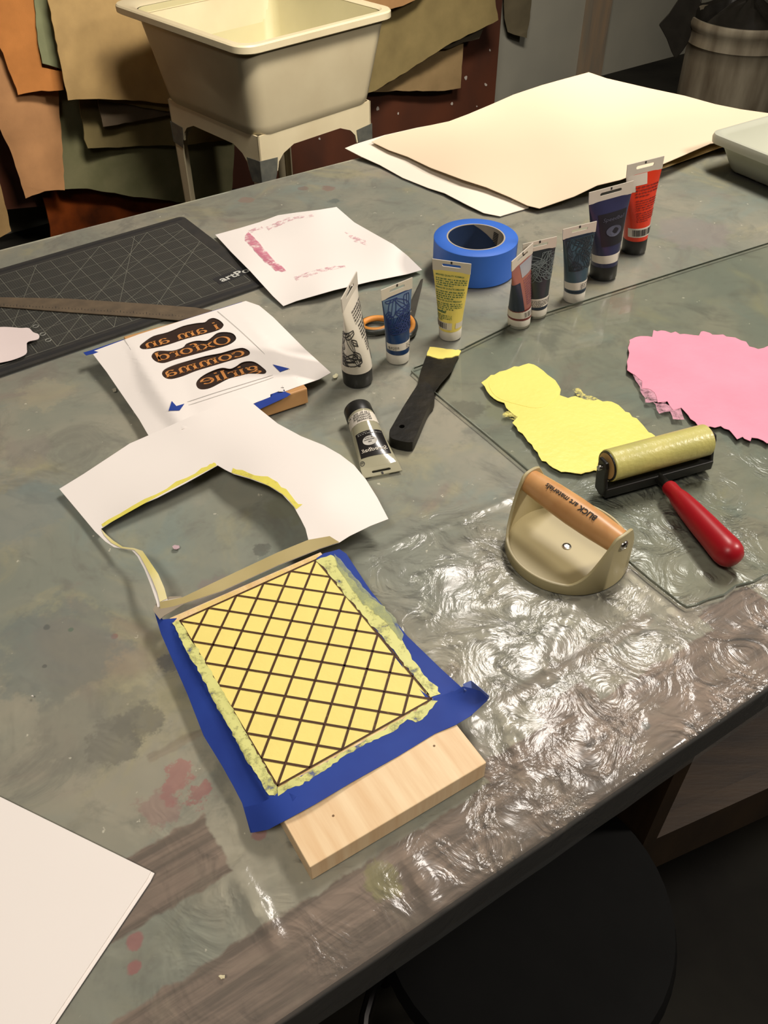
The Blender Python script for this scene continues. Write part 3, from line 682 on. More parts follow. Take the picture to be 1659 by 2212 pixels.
# ------------------------------------------------------------------ brayer
m_rub = pm('ink_coated_rubber', (206, 198, 118), rough=0.32, scale=30, col2=(190, 186, 112), bump=0.25, bscale=220, spec=0.6)
m_blackp = pm('black_plastic', (26, 26, 24), rough=0.35, var=0.15, spec=0.5)
m_steel = pm('steel', (190, 188, 180), rough=0.25, metal=1, var=0.05)
m_red = pm('red_plastic', (164, 20, 32), rough=0.36, var=0.04, spec=0.5)
m_core = pm('roller_core_wood', (186, 150, 96), rough=0.6, scale=25)
RA = W(1313, 1006, .036); RB = W(1524, 950, .036); rax = (RB - RA).normalized(); RL = (RB - RA).length
bry = root('brayer', (RA + RB) / 2 - Z * (.036 - GZ), 'rubber brayer coated in yellow ink with a red handle, lying on the glass', 'brayer')
Rr = 0.0165
rol = mk('roller', *g_lathe(RA, rax, [(Rr - .0025, .001), (Rr - .001, 0), (Rr, .001), (Rr, RL - .001), (Rr - .001, RL), (Rr - .0025, RL - .001)], 56), m_rub, bry, smooth=True)
mk('roller_collar', *g_lathe(RA - rax * .0012, rax, [(Rr - .003, 0), (Rr - .0012, 0), (Rr - .0012, .0015), (Rr - .003, .0015)], 40), m_blackp, rol)
mk('roller_core', *g_lathe(RA - rax * .0016, rax, [(.003, 0), (Rr - .003, 0), (Rr - .003, RL + .003), (.003, RL + .003)], 40), m_core, rol)
mk('axle', *g_lathe(RA - rax * .011, rax, [(.0026, 0), (.003, .001), (.003, RL + .021), (.0026, RL + .022)], 20), m_steel, bry, smooth=True)
side_ = rax.cross(Z).normalized()
if side_.y > 0: side_ = -side_
# U-shaped frame: two arms and a bar low on the camera side
def arm(c):
    prof_ = [(-.007, .008), (.0055, .009), (.008, .003), (.009, -.008), (.0125, -.021), (.012, -.029), (.004, -.0315), (-.004, -.029), (-.007, -.01)]
    return g_slab([c + side_ * s + Z * z for s, z in prof_], rax * .0042)
fr_ = [arm(RA - rax * .0075), arm(RB + rax * .003)]
bc = (RA + RB) / 2 + side_ * .008 - Z * .0248
fr_.append(g_box(bc, rax * (RL / 2 + .006), side_ * .0065, Z * .0055))
mk('frame', *join(fr_), m_blackp, bry, bev=0.0012)
HA = W(1443, 1050, .016); HB = W(1570, 1190, .019); hax = (HB - HA).normalized(); HL = (HB - HA).length
mk('neck', *g_tube([bc, HA + hax * .01], [.0055, .005]), m_blackp, bry, smooth=True)
mk('handle', *g_lathe(HA, hax, [(.0015, -.001), (.0068, 0), (.0078, .003), (.0078, .014), (.0088, .017), (.0098, .022), (.0115, .04), (.0128, HL * .62), (.0135, HL * .8), (.0142, HL * .92), (.0145, HL), (.0135, HL + .006), (.0105, HL + .011), (.005, HL + .0138), (.0008, HL + .0145)], 48), m_red, bry, smooth=True)

# ------------------------------------------------------------------ baren
m_cream = pm('cream_enamelled_metal', (184, 172, 130), rough=0.4, scale=8, var=0.03, spec=0.5)
m_hw = wood('varnished_handle_wood', (216, 164, 108), (198, 142, 88), (1, 1, 1), 40, 0.35)
bc0 = W(1223, 1187, 0.0008); R0 = 0.0585
ha = W(1138, 1025, .055); hb = W(1333, 1158, .055); u = (hb - ha); u.z = 0; u.normalize(); w2 = Vector((-u.y, u.x, 0))
bar = root('baren', bc0, 'cream metal baren with a wooden grip, in front of the yellow brayer', 'baren')
NB = 96
def rimh(t):
    a_ = abs(math.degrees(math.atan2(math.sin(t), math.cos(t)))); a_ = min(a_, 180 - a_)
    if a_ < 9: return .064 - .0006 * (a_ / 9) ** 2
    if a_ < 14: return .0634 - .006 * ((a_ - 9) / 5) ** 2
    if a_ < 50: s = (a_ - 14) / 36; s = 1 - (1 - s) ** 1.7 if s > .5 else s * (1 - .5 ** 1.7) / .5; return .0574 - (.0574 - .0125) * s
    return .0125
outer_b = [bc0 + (u * math.cos(t) + w2 * math.sin(t)) * R0 for t in [2 * math.pi * i / NB for i in range(NB)]]
rings = []
for i in range(NB):
    t = 2 * math.pi * i / NB; dd = u * math.cos(t) + w2 * math.sin(t); h = rimh(t); lean = -0.0015 * max(0, (h - .0125) / .05)
    rings.append([bc0 + dd * (R0 - .0008), bc0 + dd * R0 + Z * .001, bc0 + dd * (R0 + lean) + Z * (h - .0006), bc0 + dd * (R0 - .0006 + lean) + Z * h, bc0 + dd * (R0 - .0022 + lean) + Z * h, bc0 + dd * (R0 - .0028 + lean) + Z * (h - .0006), bc0 + dd * (R0 - .0028) + Z * .004])
v = [p for r in rings for p in r]; f = []; k = 7
for i in range(NB):
    for j in range(k - 1): a_ = i * k + j; b_ = ((i + 1) % NB) * k + j; f.append((a_, b_, b_ + 1, a_ + 1))
f.append(tuple(i * k for i in range(NB))); f.append(tuple(i * k + 6 for i in range(NB)))
mk('cup', v, f, m_cream, bar, smooth=True)
mk('rivet', *g_lathe(bc0 + Z * .004, Z, [(.0045, 0), (.0042, .0008), (.0028, .0012), (.0024, .0007), (.0005, .0007)], 24), m_steel, bar, smooth=True)
hl = R0 - .003; hp = bc0 + Z * .0505
mk('handle', *g_lathe(hp - u * hl, u, [(.0105, 0), (.0115, .001), (.0122, .01), (.0135, hl * .55), (.0141, hl), (.0135, hl * 1.45), (.0122, 2 * hl - .01), (.0115, 2 * hl - .001), (.0105, 2 * hl)], 48), m_hw, bar, smooth=True)
for s in (1, -1):
    sc = mk('screw', *g_lathe(hp + u * s * (R0 - .0035), u * s, [(.0048, 0), (.0048, .0026), (.004, .0037), (.0022, .0044), (.0019, .0038), (.0004, .0036)], 24), m_steel, bar, smooth=True)
tv, tf, tw = text2d('BLICK', 0.028)
tv2, tf2, tw2 = text2d("art materials", 0.018)
hgt_ = .0074; gap = 0.25
allv = tv + [(x + tw + gap, y) for x, y in tv2]; allf = tf + [tuple(i + len(tv) for i in q) for q in tf2]; wid = (tw + gap + tw2) * hgt_
def on_handle(x, y):
    s = x * hgt_; a_ = -(y * hgt_ - .0024) / .0138
    rr = .0141 + .0002
    # reads from the near end towards the far end, upside down for the camera
    th = math.radians(70) + a_
    q = hp + u * (.027 - s) + (Z * math.sin(th) - w2 * math.cos(th)) * rr
    return q
mk('lettering', [on_handle(x, y) for x, y in allv], allf, pm('black_print', (30, 24, 20), rough=0.6), bar, fix=False, thick=0.0001, off=1)

# ------------------------------------------------------------------ paint tubes
m_capw = pm('white_cap_plastic', (226, 220, 204), rough=0.4, var=0.03)
m_capb = pm('black_cap_plastic', (34, 34, 32), rough=0.4, var=0.1)
m_clearp = pm('milky_tube_plastic', (214, 206, 190), rough=0.3, var=0.03, spec=0.5)
m_lblw = pm('white_label', (222, 214, 198), rough=0.5, var=0.03)
m_ink = pm('printed_black', (36, 34, 34), rough=0.6)
def slot_loop(L, R_, c, w, h, dirv, upv):
    out = []
    for k in range(7): t = math.radians(-90 + 180 * k / 6); out.append(c + dirv * (w / 2 - h / 2 + h / 2 * math.cos(t)) + upv * (h / 2 * math.sin(t)))
    for k in range(7): t = math.radians(90 + 180 * k / 6); out.append(c + dirv * (-w / 2 + h / 2 + h / 2 * math.cos(t)) + upv * (h / 2 * math.sin(t)))
    return out
class Tube:
    def __init__(s, label, base, axis_end, cl, crr, r, capm, bodym, capfrac=0.17, crimpm=None, axis_start=None, capout=1.0):
        s.C0 = base; s.C1 = axis_end; s.ax = (s.C1 - s.C0); s.len = s.ax.length; s.ax.normalize()
        wv = (crr - cl); wv -= s.ax * wv.dot(s.ax); s.wv = wv.normalized(); s.hw = min((crr - cl).length / 2, r * 1.75)
        s.dv = s.ax.cross(s.wv).normalized()
        if s.dv.dot(CAMP - s.C0) < 0: s.dv = -s.dv
        s.r = r; s.cap = s.len * capfrac; s.root = root('paint_tube', Vector((base.x, base.y, min(base.z, TZ + .001))), label, 'paint tube', 'paint tubes on the table')
        s.tc = s.len * 0.875
        mk('cap', *g_lathe(s.C0, s.ax, [(r * .93 * capout, 0), (r * .97 * capout, .001), (r * .99 * capout, s.cap - .0012), (r * .96 * capout, s.cap)], 44), capm, s.root, smooth=True)
        n = 44; rings = []
        ts = [s.cap * .98] + [s.cap + (s.tc - s.cap) * k / 14 for k in range(15)]
        for t in ts: rings.append([s.pt(2 * math.pi * i / n, t) for i in range(n)])
        s.body = mk('body', *g_loft(rings), bodym, s.root, smooth=True)
        e0 = s.C0 + s.ax * (s.tc - .001); hh = s.len - s.tc + .001; hwc = s.hw
        A_ = [e0 - s.wv * hwc, e0 + s.wv * hwc, e0 + s.wv * hwc * 1.02 + s.ax * hh, e0 - s.wv * hwc * 1.02 + s.ax * hh]
        hole = slot_loop(0, 0, e0 + s.ax * hh * .58, s.hw * 1.0, hh * .26, s.wv, s.ax)
        mk('crimp', *g_slab([p - s.dv * .0006 for p in A_], s.dv * .0012, [[p - s.dv * .0006 for p in hole]]), crimpm or m_clearp, s.root)
        nk = e0 + s.ax * (hh * .87) + s.dv * .0007
        mk('notch_mark', *g_box(nk, s.wv * .0011, s.dv * .0002, s.ax * .0016), m_ink, s.root)
    def ab(s, t):
        q = min(max((t - s.cap) / (s.tc - s.cap), 0), 1); a_ = s.r * .97 + (s.hw - s.r * .97) * (q ** 1.1)
        b_ = s.r * .97 * (1 - q ** 1.35) + .0007; return a_, b_
    def pt(s, th, t, off=0.0):
        a_, b_ = s.ab(t); return s.C0 + s.ax * t + s.wv * (a_ + off) * math.cos(th) + s.dv * (b_ + off) * math.sin(th)
    def front(s, x, t, off=0.0004):
        """x in -1..1 across the side facing the viewer"""
        return s.pt(math.pi / 2 - x * math.pi / 2 * s.sgn, t, off)
    def face(s, sign=1, rot=0.0):
        s.sgn = 1 if CR.dot(s.wv) > 0 else -1; s.rot = rot; return s
    def patch(s, name, x0, x1, t0, t1, mat, off=0.0003, nx=14, nt=8, lab=None, parent=None):
        t0 *= s.len; t1 *= s.len; v = []; f = []
        for j in range(nt + 1):
            for i in range(nx + 1): v.append(s.pt(math.pi / 2 - (x0 + (x1 - x0) * i / nx) * math.pi / 2 * s.sgn + s.rot, t0 + (t1 - t0) * j / nt, off))
        for j in range(nt):
            for i in range(nx): a_ = j * (nx + 1) + i; f.append((a_, a_ + 1, a_ + nx + 2, a_ + nx + 1))
        o = mk(name, v, f, mat, parent or s.root, smooth=True, thick=.0001, off=0)
        if lab: o['label'] = lab
        return o
    def marks(s, name, segs, mat, off=0.0006, parent=None, thk=0.0001):
        """segs: list of 2-D meshes in (x -1..1, t fraction)"""
        v, f = join(segs)
        return mk(name, [s.pt(math.pi / 2 - x * math.pi / 2 * s.sgn + s.rot, t * s.len, off) for x, t in v], f, mat, parent or s.root, fix=False, thick=thk, off=1)
def bars2(x0, x1, t0, t1, n, seed, w=0.55):
    R = random.Random(seed); out = []; x = x0; u_ = (x1 - x0) / n
    for i in range(n):
        ww = u_ * R.choice((.25, .4, .6, .75)); out.append(([(x, t0), (x + ww, t0), (x + ww, t1), (x, t1)], [(0, 1, 2, 3)])); x += u_
    return out
def lines2(x0, x1, t0, t1, n, seed, fill=0.55, ragged=True):
    """rows of tiny illegible print: words as short dashes"""
    R = random.Random(seed); out = []; dt = (t1 - t0) / n
    for i in range(n):
        t = t1 - (i + 1) * dt; x = x0; end = x1 if (i < n - 1 or not ragged) else x0 + (x1 - x0) * R.uniform(.4, .8)
        while x < end:
            w_ = min(R.uniform(.04, .16), end - x)
            for q in range(max(1, int(w_ / .028))):
                hh = dt * fill * R.uniform(.75, 1.0); xx = x + q * .028
                out.append(([(xx, t), (xx + .02, t), (xx + .02, t + hh), (xx, t + hh)], [(0, 1, 2, 3)]))
            x += w_ + .02
    return out
def txt2(s_, x0, x1, t0, h, flip=False, bold=0.01, shear=0):
    v, f, w = text2d(s_, bold, shear)
    if flip: return [([(x1 - a_ / w * (x1 - x0), t0 - b_ * h) for a_, b_ in v], f)]
    return [([(x0 + a_ / w * (x1 - x0), t0 + b_ * h) for a_, b_ in v], f)]
def petals(x0, x1, t0, t1, n, seed, w=.02):
    R = random.Random(seed); out = []
    for i in range(n):
        cx_ = R.uniform(x0, x1); ct = R.uniform(t0, t1); a_ = R.uniform(0, 6.28); L = R.uniform(.25, .5) * min(1, (x1 - x0) / 1.0); pts = []
        for k in range(17):
            q = 2 * math.pi * k / 16; lx = L * (math.cos(q)); ly = L * .35 * math.sin(q) * (1 - .4 * math.cos(q))
            x = cx_ + lx * math.cos(a_) - ly * math.sin(a_); t = ct + (lx * math.sin(a_) + ly * math.cos(a_)) * .28
            pts.append((min(max(x, x0), x1), min(max(t, t0), t1)))
        out.append(ribbon2d([(p[0], p[1] * 3.0) for p in pts], w)); out[-1] = ([(p[0], p[1] / 3.0) for p in out[-1][0]], out[-1][1])
        mid = [(cx_ + math.cos(a_) * L * s_, (ct + math.sin(a_) * L * s_ * .28) * 3) for s_ in (-.8, 0, .8)]
        mid = [(min(max(p[0], x0), x1), min(max(p[1] / 3, t0), t1) * 3) for p in mid]
        q = ribbon2d(mid, w * .8); out.append(([(p[0], p[1] / 3) for p in q[0]], q[1]))
    return out
def standing(label, x0, x1, yb, Lp, Rp, H, r, capm, bodym, capfrac, **kw):
    f_ = W((x0 + x1) / 2, yb); g = Vector((f_.x, f_.y, 0)).normalized(); base = f_ + g * r; base.z = TZ + .0006
    cl = W(*Lp, H); cr_ = W(*Rp, H)
    return Tube(label, base, (cl + cr_) / 2, cl, cr_, r, capm, bodym, capfrac, **kw).face()

# white tube, seen nearly edge on
m_wt = pm('white_tube_skin', (224, 216, 198), rough=0.32, var=0.03)
T = standing('tall white paint tube with black cap and flower drawing, left of the blue tube', 741, 807, 841, (737, 645), (770, 588), .126, .0182, m_capb, m_wt, .16)
T.marks('print_text', lines2(-.25, .62, .66, .80, 5, 1, .6) + lines2(-.15, .72, .50, .65, 5, 2, .6) + lines2(-.05, .8, .36, .49, 5, 3, .6), m_ink)
T.marks('barcode', bars2(.25, .85, .21, .31, 10, 3), m_ink)
T.marks('flower_drawing', petals(-1.45, -.5, .25, .64, 13, 5, .03), m_ink)
# blue
m_bl = pm('translucent_blue_tube', (34, 66, 112), rough=0.3, scale=22, col2=(24, 46, 82), spec=0.5)
T = standing('small blue paint tube with white cap standing in front of the orange scissors', 834, 884, 790, (823.5, 626), (890, 600), .1026, .0145, m_capw, m_bl, .14)
T.patch('label', -1.05, 1.05, .20, .29, m_lblw, lab='white label band'); T.marks('print_text', lines2(-.9, -.3, .215, .26, 3, 6) + lines2(.1, .9, .205, .285, 4, 7), m_ink, .0008)
m_pale = pm('pale_blue_window', (104, 128, 150), rough=0.3, scale=16, col2=(60, 92, 136))
T.patch('window', -.8, .8, .62, .86, m_pale, .0003, lab='paler half-empty upper part'); T.marks('flower_drawing', petals(-.75, .85, .42, .84, 24, 9, .03), pm('dark_blue_line', (24, 46, 98)), .0007)
# yellow
m_yt = pm('yellow_tube_skin', (244, 226, 122), rough=0.28, scale=14, col2=(234, 212, 98), spec=0.6)
m_grn = pm('green_print', (44, 108, 78), rough=0.6)
T = standing('yellow paint tube with green back-label print and white cap standing before the blue tape roll', 947, 996, 739, (935, 558), (1017, 571), .1031, .0147, m_capw, m_yt, .135)
T.marks('print_text', txt2('IMPROVED QUALITY FORMULA', -.62, .5, .815, .026) + lines2(-.62, .72, .70, .80, 4, 11, .6) + txt2('FORMULE DE QUALITE AMELIOREE', -.66, .62, .665, .026) + lines2(-.66, .68, .55, .655, 4, 12, .6) + txt2('FORMULA DE CALIDAD MEJORADA', -.68, .58, .52, .026) + lines2(-.68, .66, .42, .51, 4, 13, .6) + txt2('Speedball', -.7, -.08, .375, .05, bold=.02, shear=.3) + lines2(-.7, .2, .28, .36, 4, 14, .6), m_grn)
T.patch('label', -.92, .25, .165, .255, m_lblw, .0004, lab='white barcode label'); T.patch('label', .45, 1.0, .175, .25, m_lblw, .0004)
T.marks('barcode', bars2(-.9, 0, .18, .25, 16, 5), m_ink, .0008)
# small red-brown tube, edge on
m_rd = pm('faded_red_tube', (158, 100, 84), rough=0.3, scale=20, col2=(132, 84, 84))
T = standing('small reddish tube with dark blue side panel, leftmost of the row behind the yellow ink', 1094, 1144, 713, (1106, 562), (1151, 527), .1018, .0150, m_capw, m_rd, .13)
m_dkb = pm('navy_panel', (32, 44, 60), rough=0.4, var=0.1)
T.patch('side_panel', -1.5, -.35, .27, .66, m_dkb, .0003, lab='dark blue side panel'); T.patch('label', -1.6, 1.05, .16, .255, m_lblw, .0003, lab='white label band')
m_dr = pm('dark_red_ring', (110, 36, 32), rough=0.4)
T.patch('ring', -1.6, 1.1, .14, .16, m_dr, .0003); T.patch('ring', -1.6, 1.1, .258, .28, m_dr, .0003)
T.patch('window', -.2, .95, .70, .86, pm('greyish_window', (160, 158, 160), rough=.3, scale=20, col2=(130, 140, 152)), .0003); T.marks('barcode', bars2(-.35, .55, .175, .245, 12, 15), m_ink, .0007)
T.marks('print_text', lines2(-.15, .85, .34, .68, 12, 16, .45), pm('purple_print', (112, 72, 88)), .0005)
# dark tube behind it
m_dk = pm('charcoal_tube', (50, 58, 60), rough=0.3, scale=20, col2=(36, 40, 44))
T = standing('small charcoal tube with white label band, half hidden behind the small reddish tube', 1132, 1179, 691, (1130, 525), (1202, 513), .1031, .0145, m_capw, m_dk, .13)
T.patch('label', -1.05, 1.05, .17, .28, m_lblw); T.marks('print_text', lines2(-.7, .9, .18, .27, 5, 21), m_ink, .0008)
T.patch('ring', -1.05, 1.05, .135, .165, m_dkb); T.marks('flower_drawing', petals(-.7, .9, .5, .84, 22, 22, .025), pm('grey_line', (96, 106, 106)), .0006)
# grey-blue
m_gb = pm('greyblue_tube', (68, 94, 106), rough=0.3, scale=18, col2=(38, 48, 58))
T = standing('small grey-blue tube with flower drawing and white cap, left of the tall navy tube', 1214, 1261, 657, (1217, 493), (1288, 480), .1038, .0147, m_capw, m_gb, .14)
T.patch('label', -1.05, 1.05, .19, .29, m_lblw); T.marks('print_text', lines2(.0, .9, .20, .28, 4, 31), m_ink, .0008)
T.patch('ring', -1.05, 1.05, .15, .175, m_dkb); T.marks('flower_drawing', petals(-.6, .9, .45, .84, 28, 32, .025), pm('dark_line', (30, 40, 46)), .0006)
T.patch('ring', -.95, .95, .85, .872, m_dkb)
# tall navy
m_nv = pm('navy_tube', (54, 56, 88), rough=0.3, scale=16, col2=(42, 42, 66))
T = standing('tall navy paint tube with black cap, left of the orange-red tube', 1270, 1329, 609, (1273, 412), (1368, 394), .1271, .0190, m_capb, m_nv, .165)
T.patch('label', -1.05, 1.05, .21, .30, m_lblw, lab='white label band'); T.marks('print_text', lines2(.35, .8, .22, .29, 5, 41), m_ink, .0008)
pnl = T.patch('front_panel', -.45, .62, .40, .74, pm('black_panel', (32, 30, 36), rough=0.4), .0004, lab='black square front panel')
seal = [(.08 + .30 * math.cos(q), .55 + .055 * math.sin(q)) for q in [2 * math.pi * i / 24 for i in range(24)]]
T.marks('round_seal', [(seal, [tuple(range(24))])], pm('grey_seal', (74, 76, 92)), .0008)
T.marks('print_text', txt2('Speedball', -.3, .5, .66, .05, shear=.3), pm('grey_seal2', (70, 70, 84)), .0009)
# tall red
m_rt = pm('orange_red_tube', (222, 62, 34), rough=0.3, scale=14, var=.05)
T = standing('tall orange-red paint tube with black cap, farthest right of the row', 1341, 1391, 552, (1356.5, 353), (1433.6, 340), .1321, .0178, m_capb, m_rt, .165)
T.patch('window', -.95, .1, .76, .873, m_clearp, .0003, lab='emptied clear corner'); T.patch('window', -.95, -.35, .70, .77, m_clearp, .0003)
T.marks('print_text', lines2(-.35, .7, .64, .76, 4, 51, .6) + lines2(-.35, .72, .50, .62, 5, 52, .6) + lines2(-.35, .74, .38, .49, 5, 53, .6), pm('dark_red_print', (120, 30, 24)))
T.patch('label', -.8, .85, .21, .31, m_lblw, .0004, lab='white barcode label'); T.marks('barcode', bars2(-.55, .6, .225, .295, 18, 54), m_ink, .0008)
# lying clear tube
rr_ = .0158; c0 = W(772, 884, rr_ + .0004); c1 = W(827, 1025, .0022)
m_ctube = pm('translucent_tube', (178, 174, 148), rough=0.12, scale=14, col2=(158, 154, 128), spec=0.7, coat=0.6)
T = Tube('clear retarder paint tube with black cap lying on the table, left of the putty knife', c0, c1, W(787, 1034, .0022), W(870, 1020, .0022), rr_, m_capb, m_ctube, .16, crimpm=m_ctube, capout=1.03).face()
T.patch('label', -1.3, 1.3, .19, .33, m_lblw, .0003, lab='white label band'); 
T.marks('print_text', txt2('RETARDER', -.35, .3, .315, .03, True) + txt2('RETARDATEUR', -.5, .3, .285, .03, True) + txt2('RETARDADOR', -.5, .3, .255, .03, True) + txt2('1.25 FL. OZ. / 37 ML', -1.0, .3, .225, .03, True), m_ink, .0008)
T.patch('front_panel', -.62, .62, .45, .755, pm('black_panel2', (36, 34, 34), rough=0.2, coat=.6), .0004, lab='black front panel')
seal = [(-.08 + .27 * math.cos(q), .575 + .055 * math.sin(q)) for q in [2 * math.pi * i / 28 for i in range(28)]]
T.marks('round_seal', [(seal, [tuple(range(28))])], pm('silver_seal', (190, 186, 176)), .0008)
T.marks('print_text', txt2('Speedball.', -.5, .5, .70, .062, True, .004, .25), m_lblw, .0009)
T.marks('seal_text', txt2('BLOCK', -.24, .06, .545, .018, True) + txt2('PRINTING', -.28, .10, .57, .018, True) + txt2('INK', -.14, -.02, .595, .018, True), m_ink, .001)
T.marks('print_text', lines2(-.5, .5, .465, .50, 2, 61), pm('grey_print', (150, 148, 140)), .0009)
ringp = [(-.62 + .12 * math.cos(q), (.815 + .026 * math.sin(q))) for q in [2 * math.pi * i / 20 for i in range(21)]]
q_ = ribbon2d([(a_, b_ * 4.6) for a_, b_ in ringp], .03); T.marks('ap_mark', [([(a_, b_ / 4.6) for a_, b_ in q_[0]], q_[1])] + txt2('AP', -.69, -.55, .822, .03, True), m_ink, .0006)

# ------------------------------------------------------------------ tape roll
tcx = W(1028, 512, .048); tcx.z = TZ + .0006
m_tape = pm('blue_masking_tape_roll', (52, 108, 206), rough=0.55, scale=12, var=.05)
tr_ = root('tape_roll', tcx, 'thick roll of blue masking tape standing on its side face behind the yellow tube', 'tape roll')
Ro, Ri, Hh = .0588, .0408, .0478
mk('tape', *(lambda v, f: (v, f[:-2]))(*g_lathe(tcx, Z, [(Ri, 0), (Ro - .001, 0), (Ro, .0008), (Ro, Hh - .0008), (Ro - .001, Hh), (Ri, Hh), (Ri, 0)], 96)), m_tape, tr_, smooth=True)
m_card = pm('cardboard_core', (176, 166, 150), rough=0.8, scale=30)
mk('core', *(lambda v, f: (v, f[:-2]))(*g_lathe(tcx, Z, [(Ri - .002, 0), (Ri, 0), (Ri, Hh + .0003), (Ri - .002, Hh + .0003), (Ri - .002, 0)], 96)), m_card, tr_, smooth=True)
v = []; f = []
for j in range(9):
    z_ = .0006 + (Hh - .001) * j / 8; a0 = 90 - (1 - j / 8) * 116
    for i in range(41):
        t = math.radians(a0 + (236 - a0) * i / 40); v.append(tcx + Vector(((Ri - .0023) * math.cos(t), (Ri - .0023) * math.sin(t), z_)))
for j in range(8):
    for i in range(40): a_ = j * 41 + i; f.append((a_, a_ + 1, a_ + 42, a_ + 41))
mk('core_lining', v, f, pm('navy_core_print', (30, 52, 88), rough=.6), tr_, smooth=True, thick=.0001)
def core_pt(x, y): t = math.radians(58 - 40 * x); return tcx + Vector(((Ri - .0026) * math.cos(t), (Ri - .0026) * math.sin(t), y))
cm_ = []
for i in range(9):
    yy = .022 + .0024 * i; x0 = .30 + .01 * i
    cm_.append(([(x0 + k * .05 * .75, yy) for k in range(11)] + [(x0 + k * .05 * .75, yy + .0014) for k in range(11)], [(k, k + 1, k + 12, k + 11) for k in range(10)]))
vv, ff = join(cm_)
mk('core_print', [core_pt(x, y) for x, y in vv], ff, m_ink, tr_, fix=False, thick=.0001)

# ------------------------------------------------------------------ scissors
m_or = pm('orange_grip', (222, 148, 62), rough=0.5, var=.05); m_dg = pm('dark_grip', (58, 60, 54), rough=0.4, var=.1)
sci = root('scissors', W(850, 710), 'scissors with orange and dark grey grips lying behind the blue tube', 'scissors')
def ring_(c, rx, ry, ang, r, z, nm, mat, n=40):
    a_ = math.radians(ang); ax_ = Vector((math.cos(a_), math.sin(a_), 0)); ay_ = Vector((-ax_.y, ax_.x, 0))
    return mk(nm, *g_tube([c + ax_ * rx * math.cos(t) + ay_ * ry * math.sin(t) + Z * z for t in [2 * math.pi * i / n for i in range(n)]], r, 12, True), mat, sci, smooth=True)
cA = W(812, 710); cB = W(870, 712)
for c_, rx_, ry_, an in ((cA, .020, .0165, 20), (cB, .0155, .026, 0)):
    ring_(c_, rx_, ry_, an, .0042, .0052, 'handle', m_dg); ring_(c_, rx_ - .0018, ry_ - .0018, an, .0038, .0066, 'grip_lining', m_or)
piv = W(884, 672, .004)
mk('shank', *g_tube([cA + Vector((.018, .008, .0048)), (cA + piv) / 2 + Vector((.006, -.002, .003)), piv + Z * .001], [.004, .004, .003], 10), m_dg, sci, smooth=True)
mk('shank', *g_tube([cB + Vector((.004, .02, .0048)), piv - Z * .0], [.004, .003], 10), m_dg, sci, smooth=True)
m_bld = pm('brushed_steel', (150, 148, 138), rough=0.3, metal=.9, scale=60)
mk('blade', *g_slab([W(x, y, .0022) for x, y in ((878, 690), (893, 690), (905, 640), (914, 604), (909, 606), (888, 650), (878, 676))], Z * .0016), m_bld, sci)
mk('blade', *g_slab([W(x, y, .0042) for x, y in ((884, 690), (896, 684), (911, 622), (914, 604), (900, 630), (886, 664))], Z * .0014), m_bld, sci)
mk('screw', *g_lathe(piv + Z * .0016, Z, [(.0032, 0), (.003, .0012), (.0006, .0014)], 20), m_steel, sci, smooth=True)

# ------------------------------------------------------------------ putty knife
m_pk = pm('dark_painted_plastic', (26, 25, 21), rough=0.45, spec=.25, scale=30, col2=(50, 45, 34), bump=.4, bscale=70, thr=(.4, .8))
pk = root('putty_knife', W(900, 870), 'black putty knife with yellow ink on its blade, resting on the corner of the glass', 'putty knife')
hz = lambda y: .006 + max(0, (950 - y)) / 200 * .0035
top_o = [(842, 929), (847, 920), (870, 880), (899, 835), (908, 826), (925, 826), (937, 846), (938, 862), (925, 880), (897, 945), (888, 955), (868, 953), (849, 948), (841, 941)]
hole_ = [(868 + 6 * math.cos(t), 921 + 4 * math.sin(t)) for t in [2 * math.pi * i / 14 for i in range(14)]]
lp_ = [[W(x, y, hz(y) + .007) for x, y in curve(top_o, 3)], [W(x, y, hz(y) + .007) for x, y in hole_]]
mk('handle', *g_slab(lp_[0], Vector((0, 0, -.0125)), [lp_[1]]), m_pk, pk, bev=.0018, smooth=True)
bo = [(901, 834), (909, 800), (921, 768), (929, 752), (948, 762), (970, 767), (991, 766), (976, 800), (950, 830), (937, 848), (920, 852)]
bh = lambda y: .0052 + max(0, (y - 750)) / 100 * .007
v, f = cut_poly(bo, (), 14); mk('blade', [W(a_, b_, bh(b_)) for a_, b_ in v], f, m_pk, pk, smooth=True, thick=.0014, off=0)
yo = jag([(929, 750), (921, 767), (940, 773), (955, 774), (975, 771), (991, 767), (996, 758), (990, 756), (970, 754), (945, 751)], 1.0, 6, 4)
v, f = cut_poly(yo, (), 14); mk('ink_coating', [W(a_, b_, bh(b_) + .0012) for a_, b_ in v], f, m_yel, pk, thick=.0012, off=0)['label'] = 'yellow ink along the blade tip'

# ------------------------------------------------------------------ cutting mat
m_mat = pm('charcoal_mat', (62, 60, 56), rough=0.55, scale=60, col2=(52, 52, 50), spec=0.35)
m_matl = pm('mat_grey_line', (138, 138, 124), rough=0.6); m_matd = pm('mat_border', (42, 42, 42), rough=0.6)
m_matw = pm('mat_white_print', (205, 205, 196), rough=0.6)
A0 = W(565, 618, .002); A1 = W(0, 812, .002); B0 = W(440, 455, .002)
mx_ = (A1 - A0).normalized(); my_ = Vector((mx_.y, -mx_.x, 0))
if my_.dot(B0 - A0) < 0: my_ = -my_
MH = (B0 - A0).dot(my_) + .001
ORG = A0 - mx_ * .014                      # right lower corner of the mat
offx = (B0 - ORG).dot(mx_)
ML = .60
def mp_(x, y, z=.0002): p = ORG + mx_ * x + my_ * y; p.z = TZ + .003 + z; return p
mat_ = root('cutting_mat', mp_(ML / 2, MH / 2, -.003), 'large dark grey cutting mat with ruled grid at the far left of the table', 'cutting mat')
rc = .010; outl = []
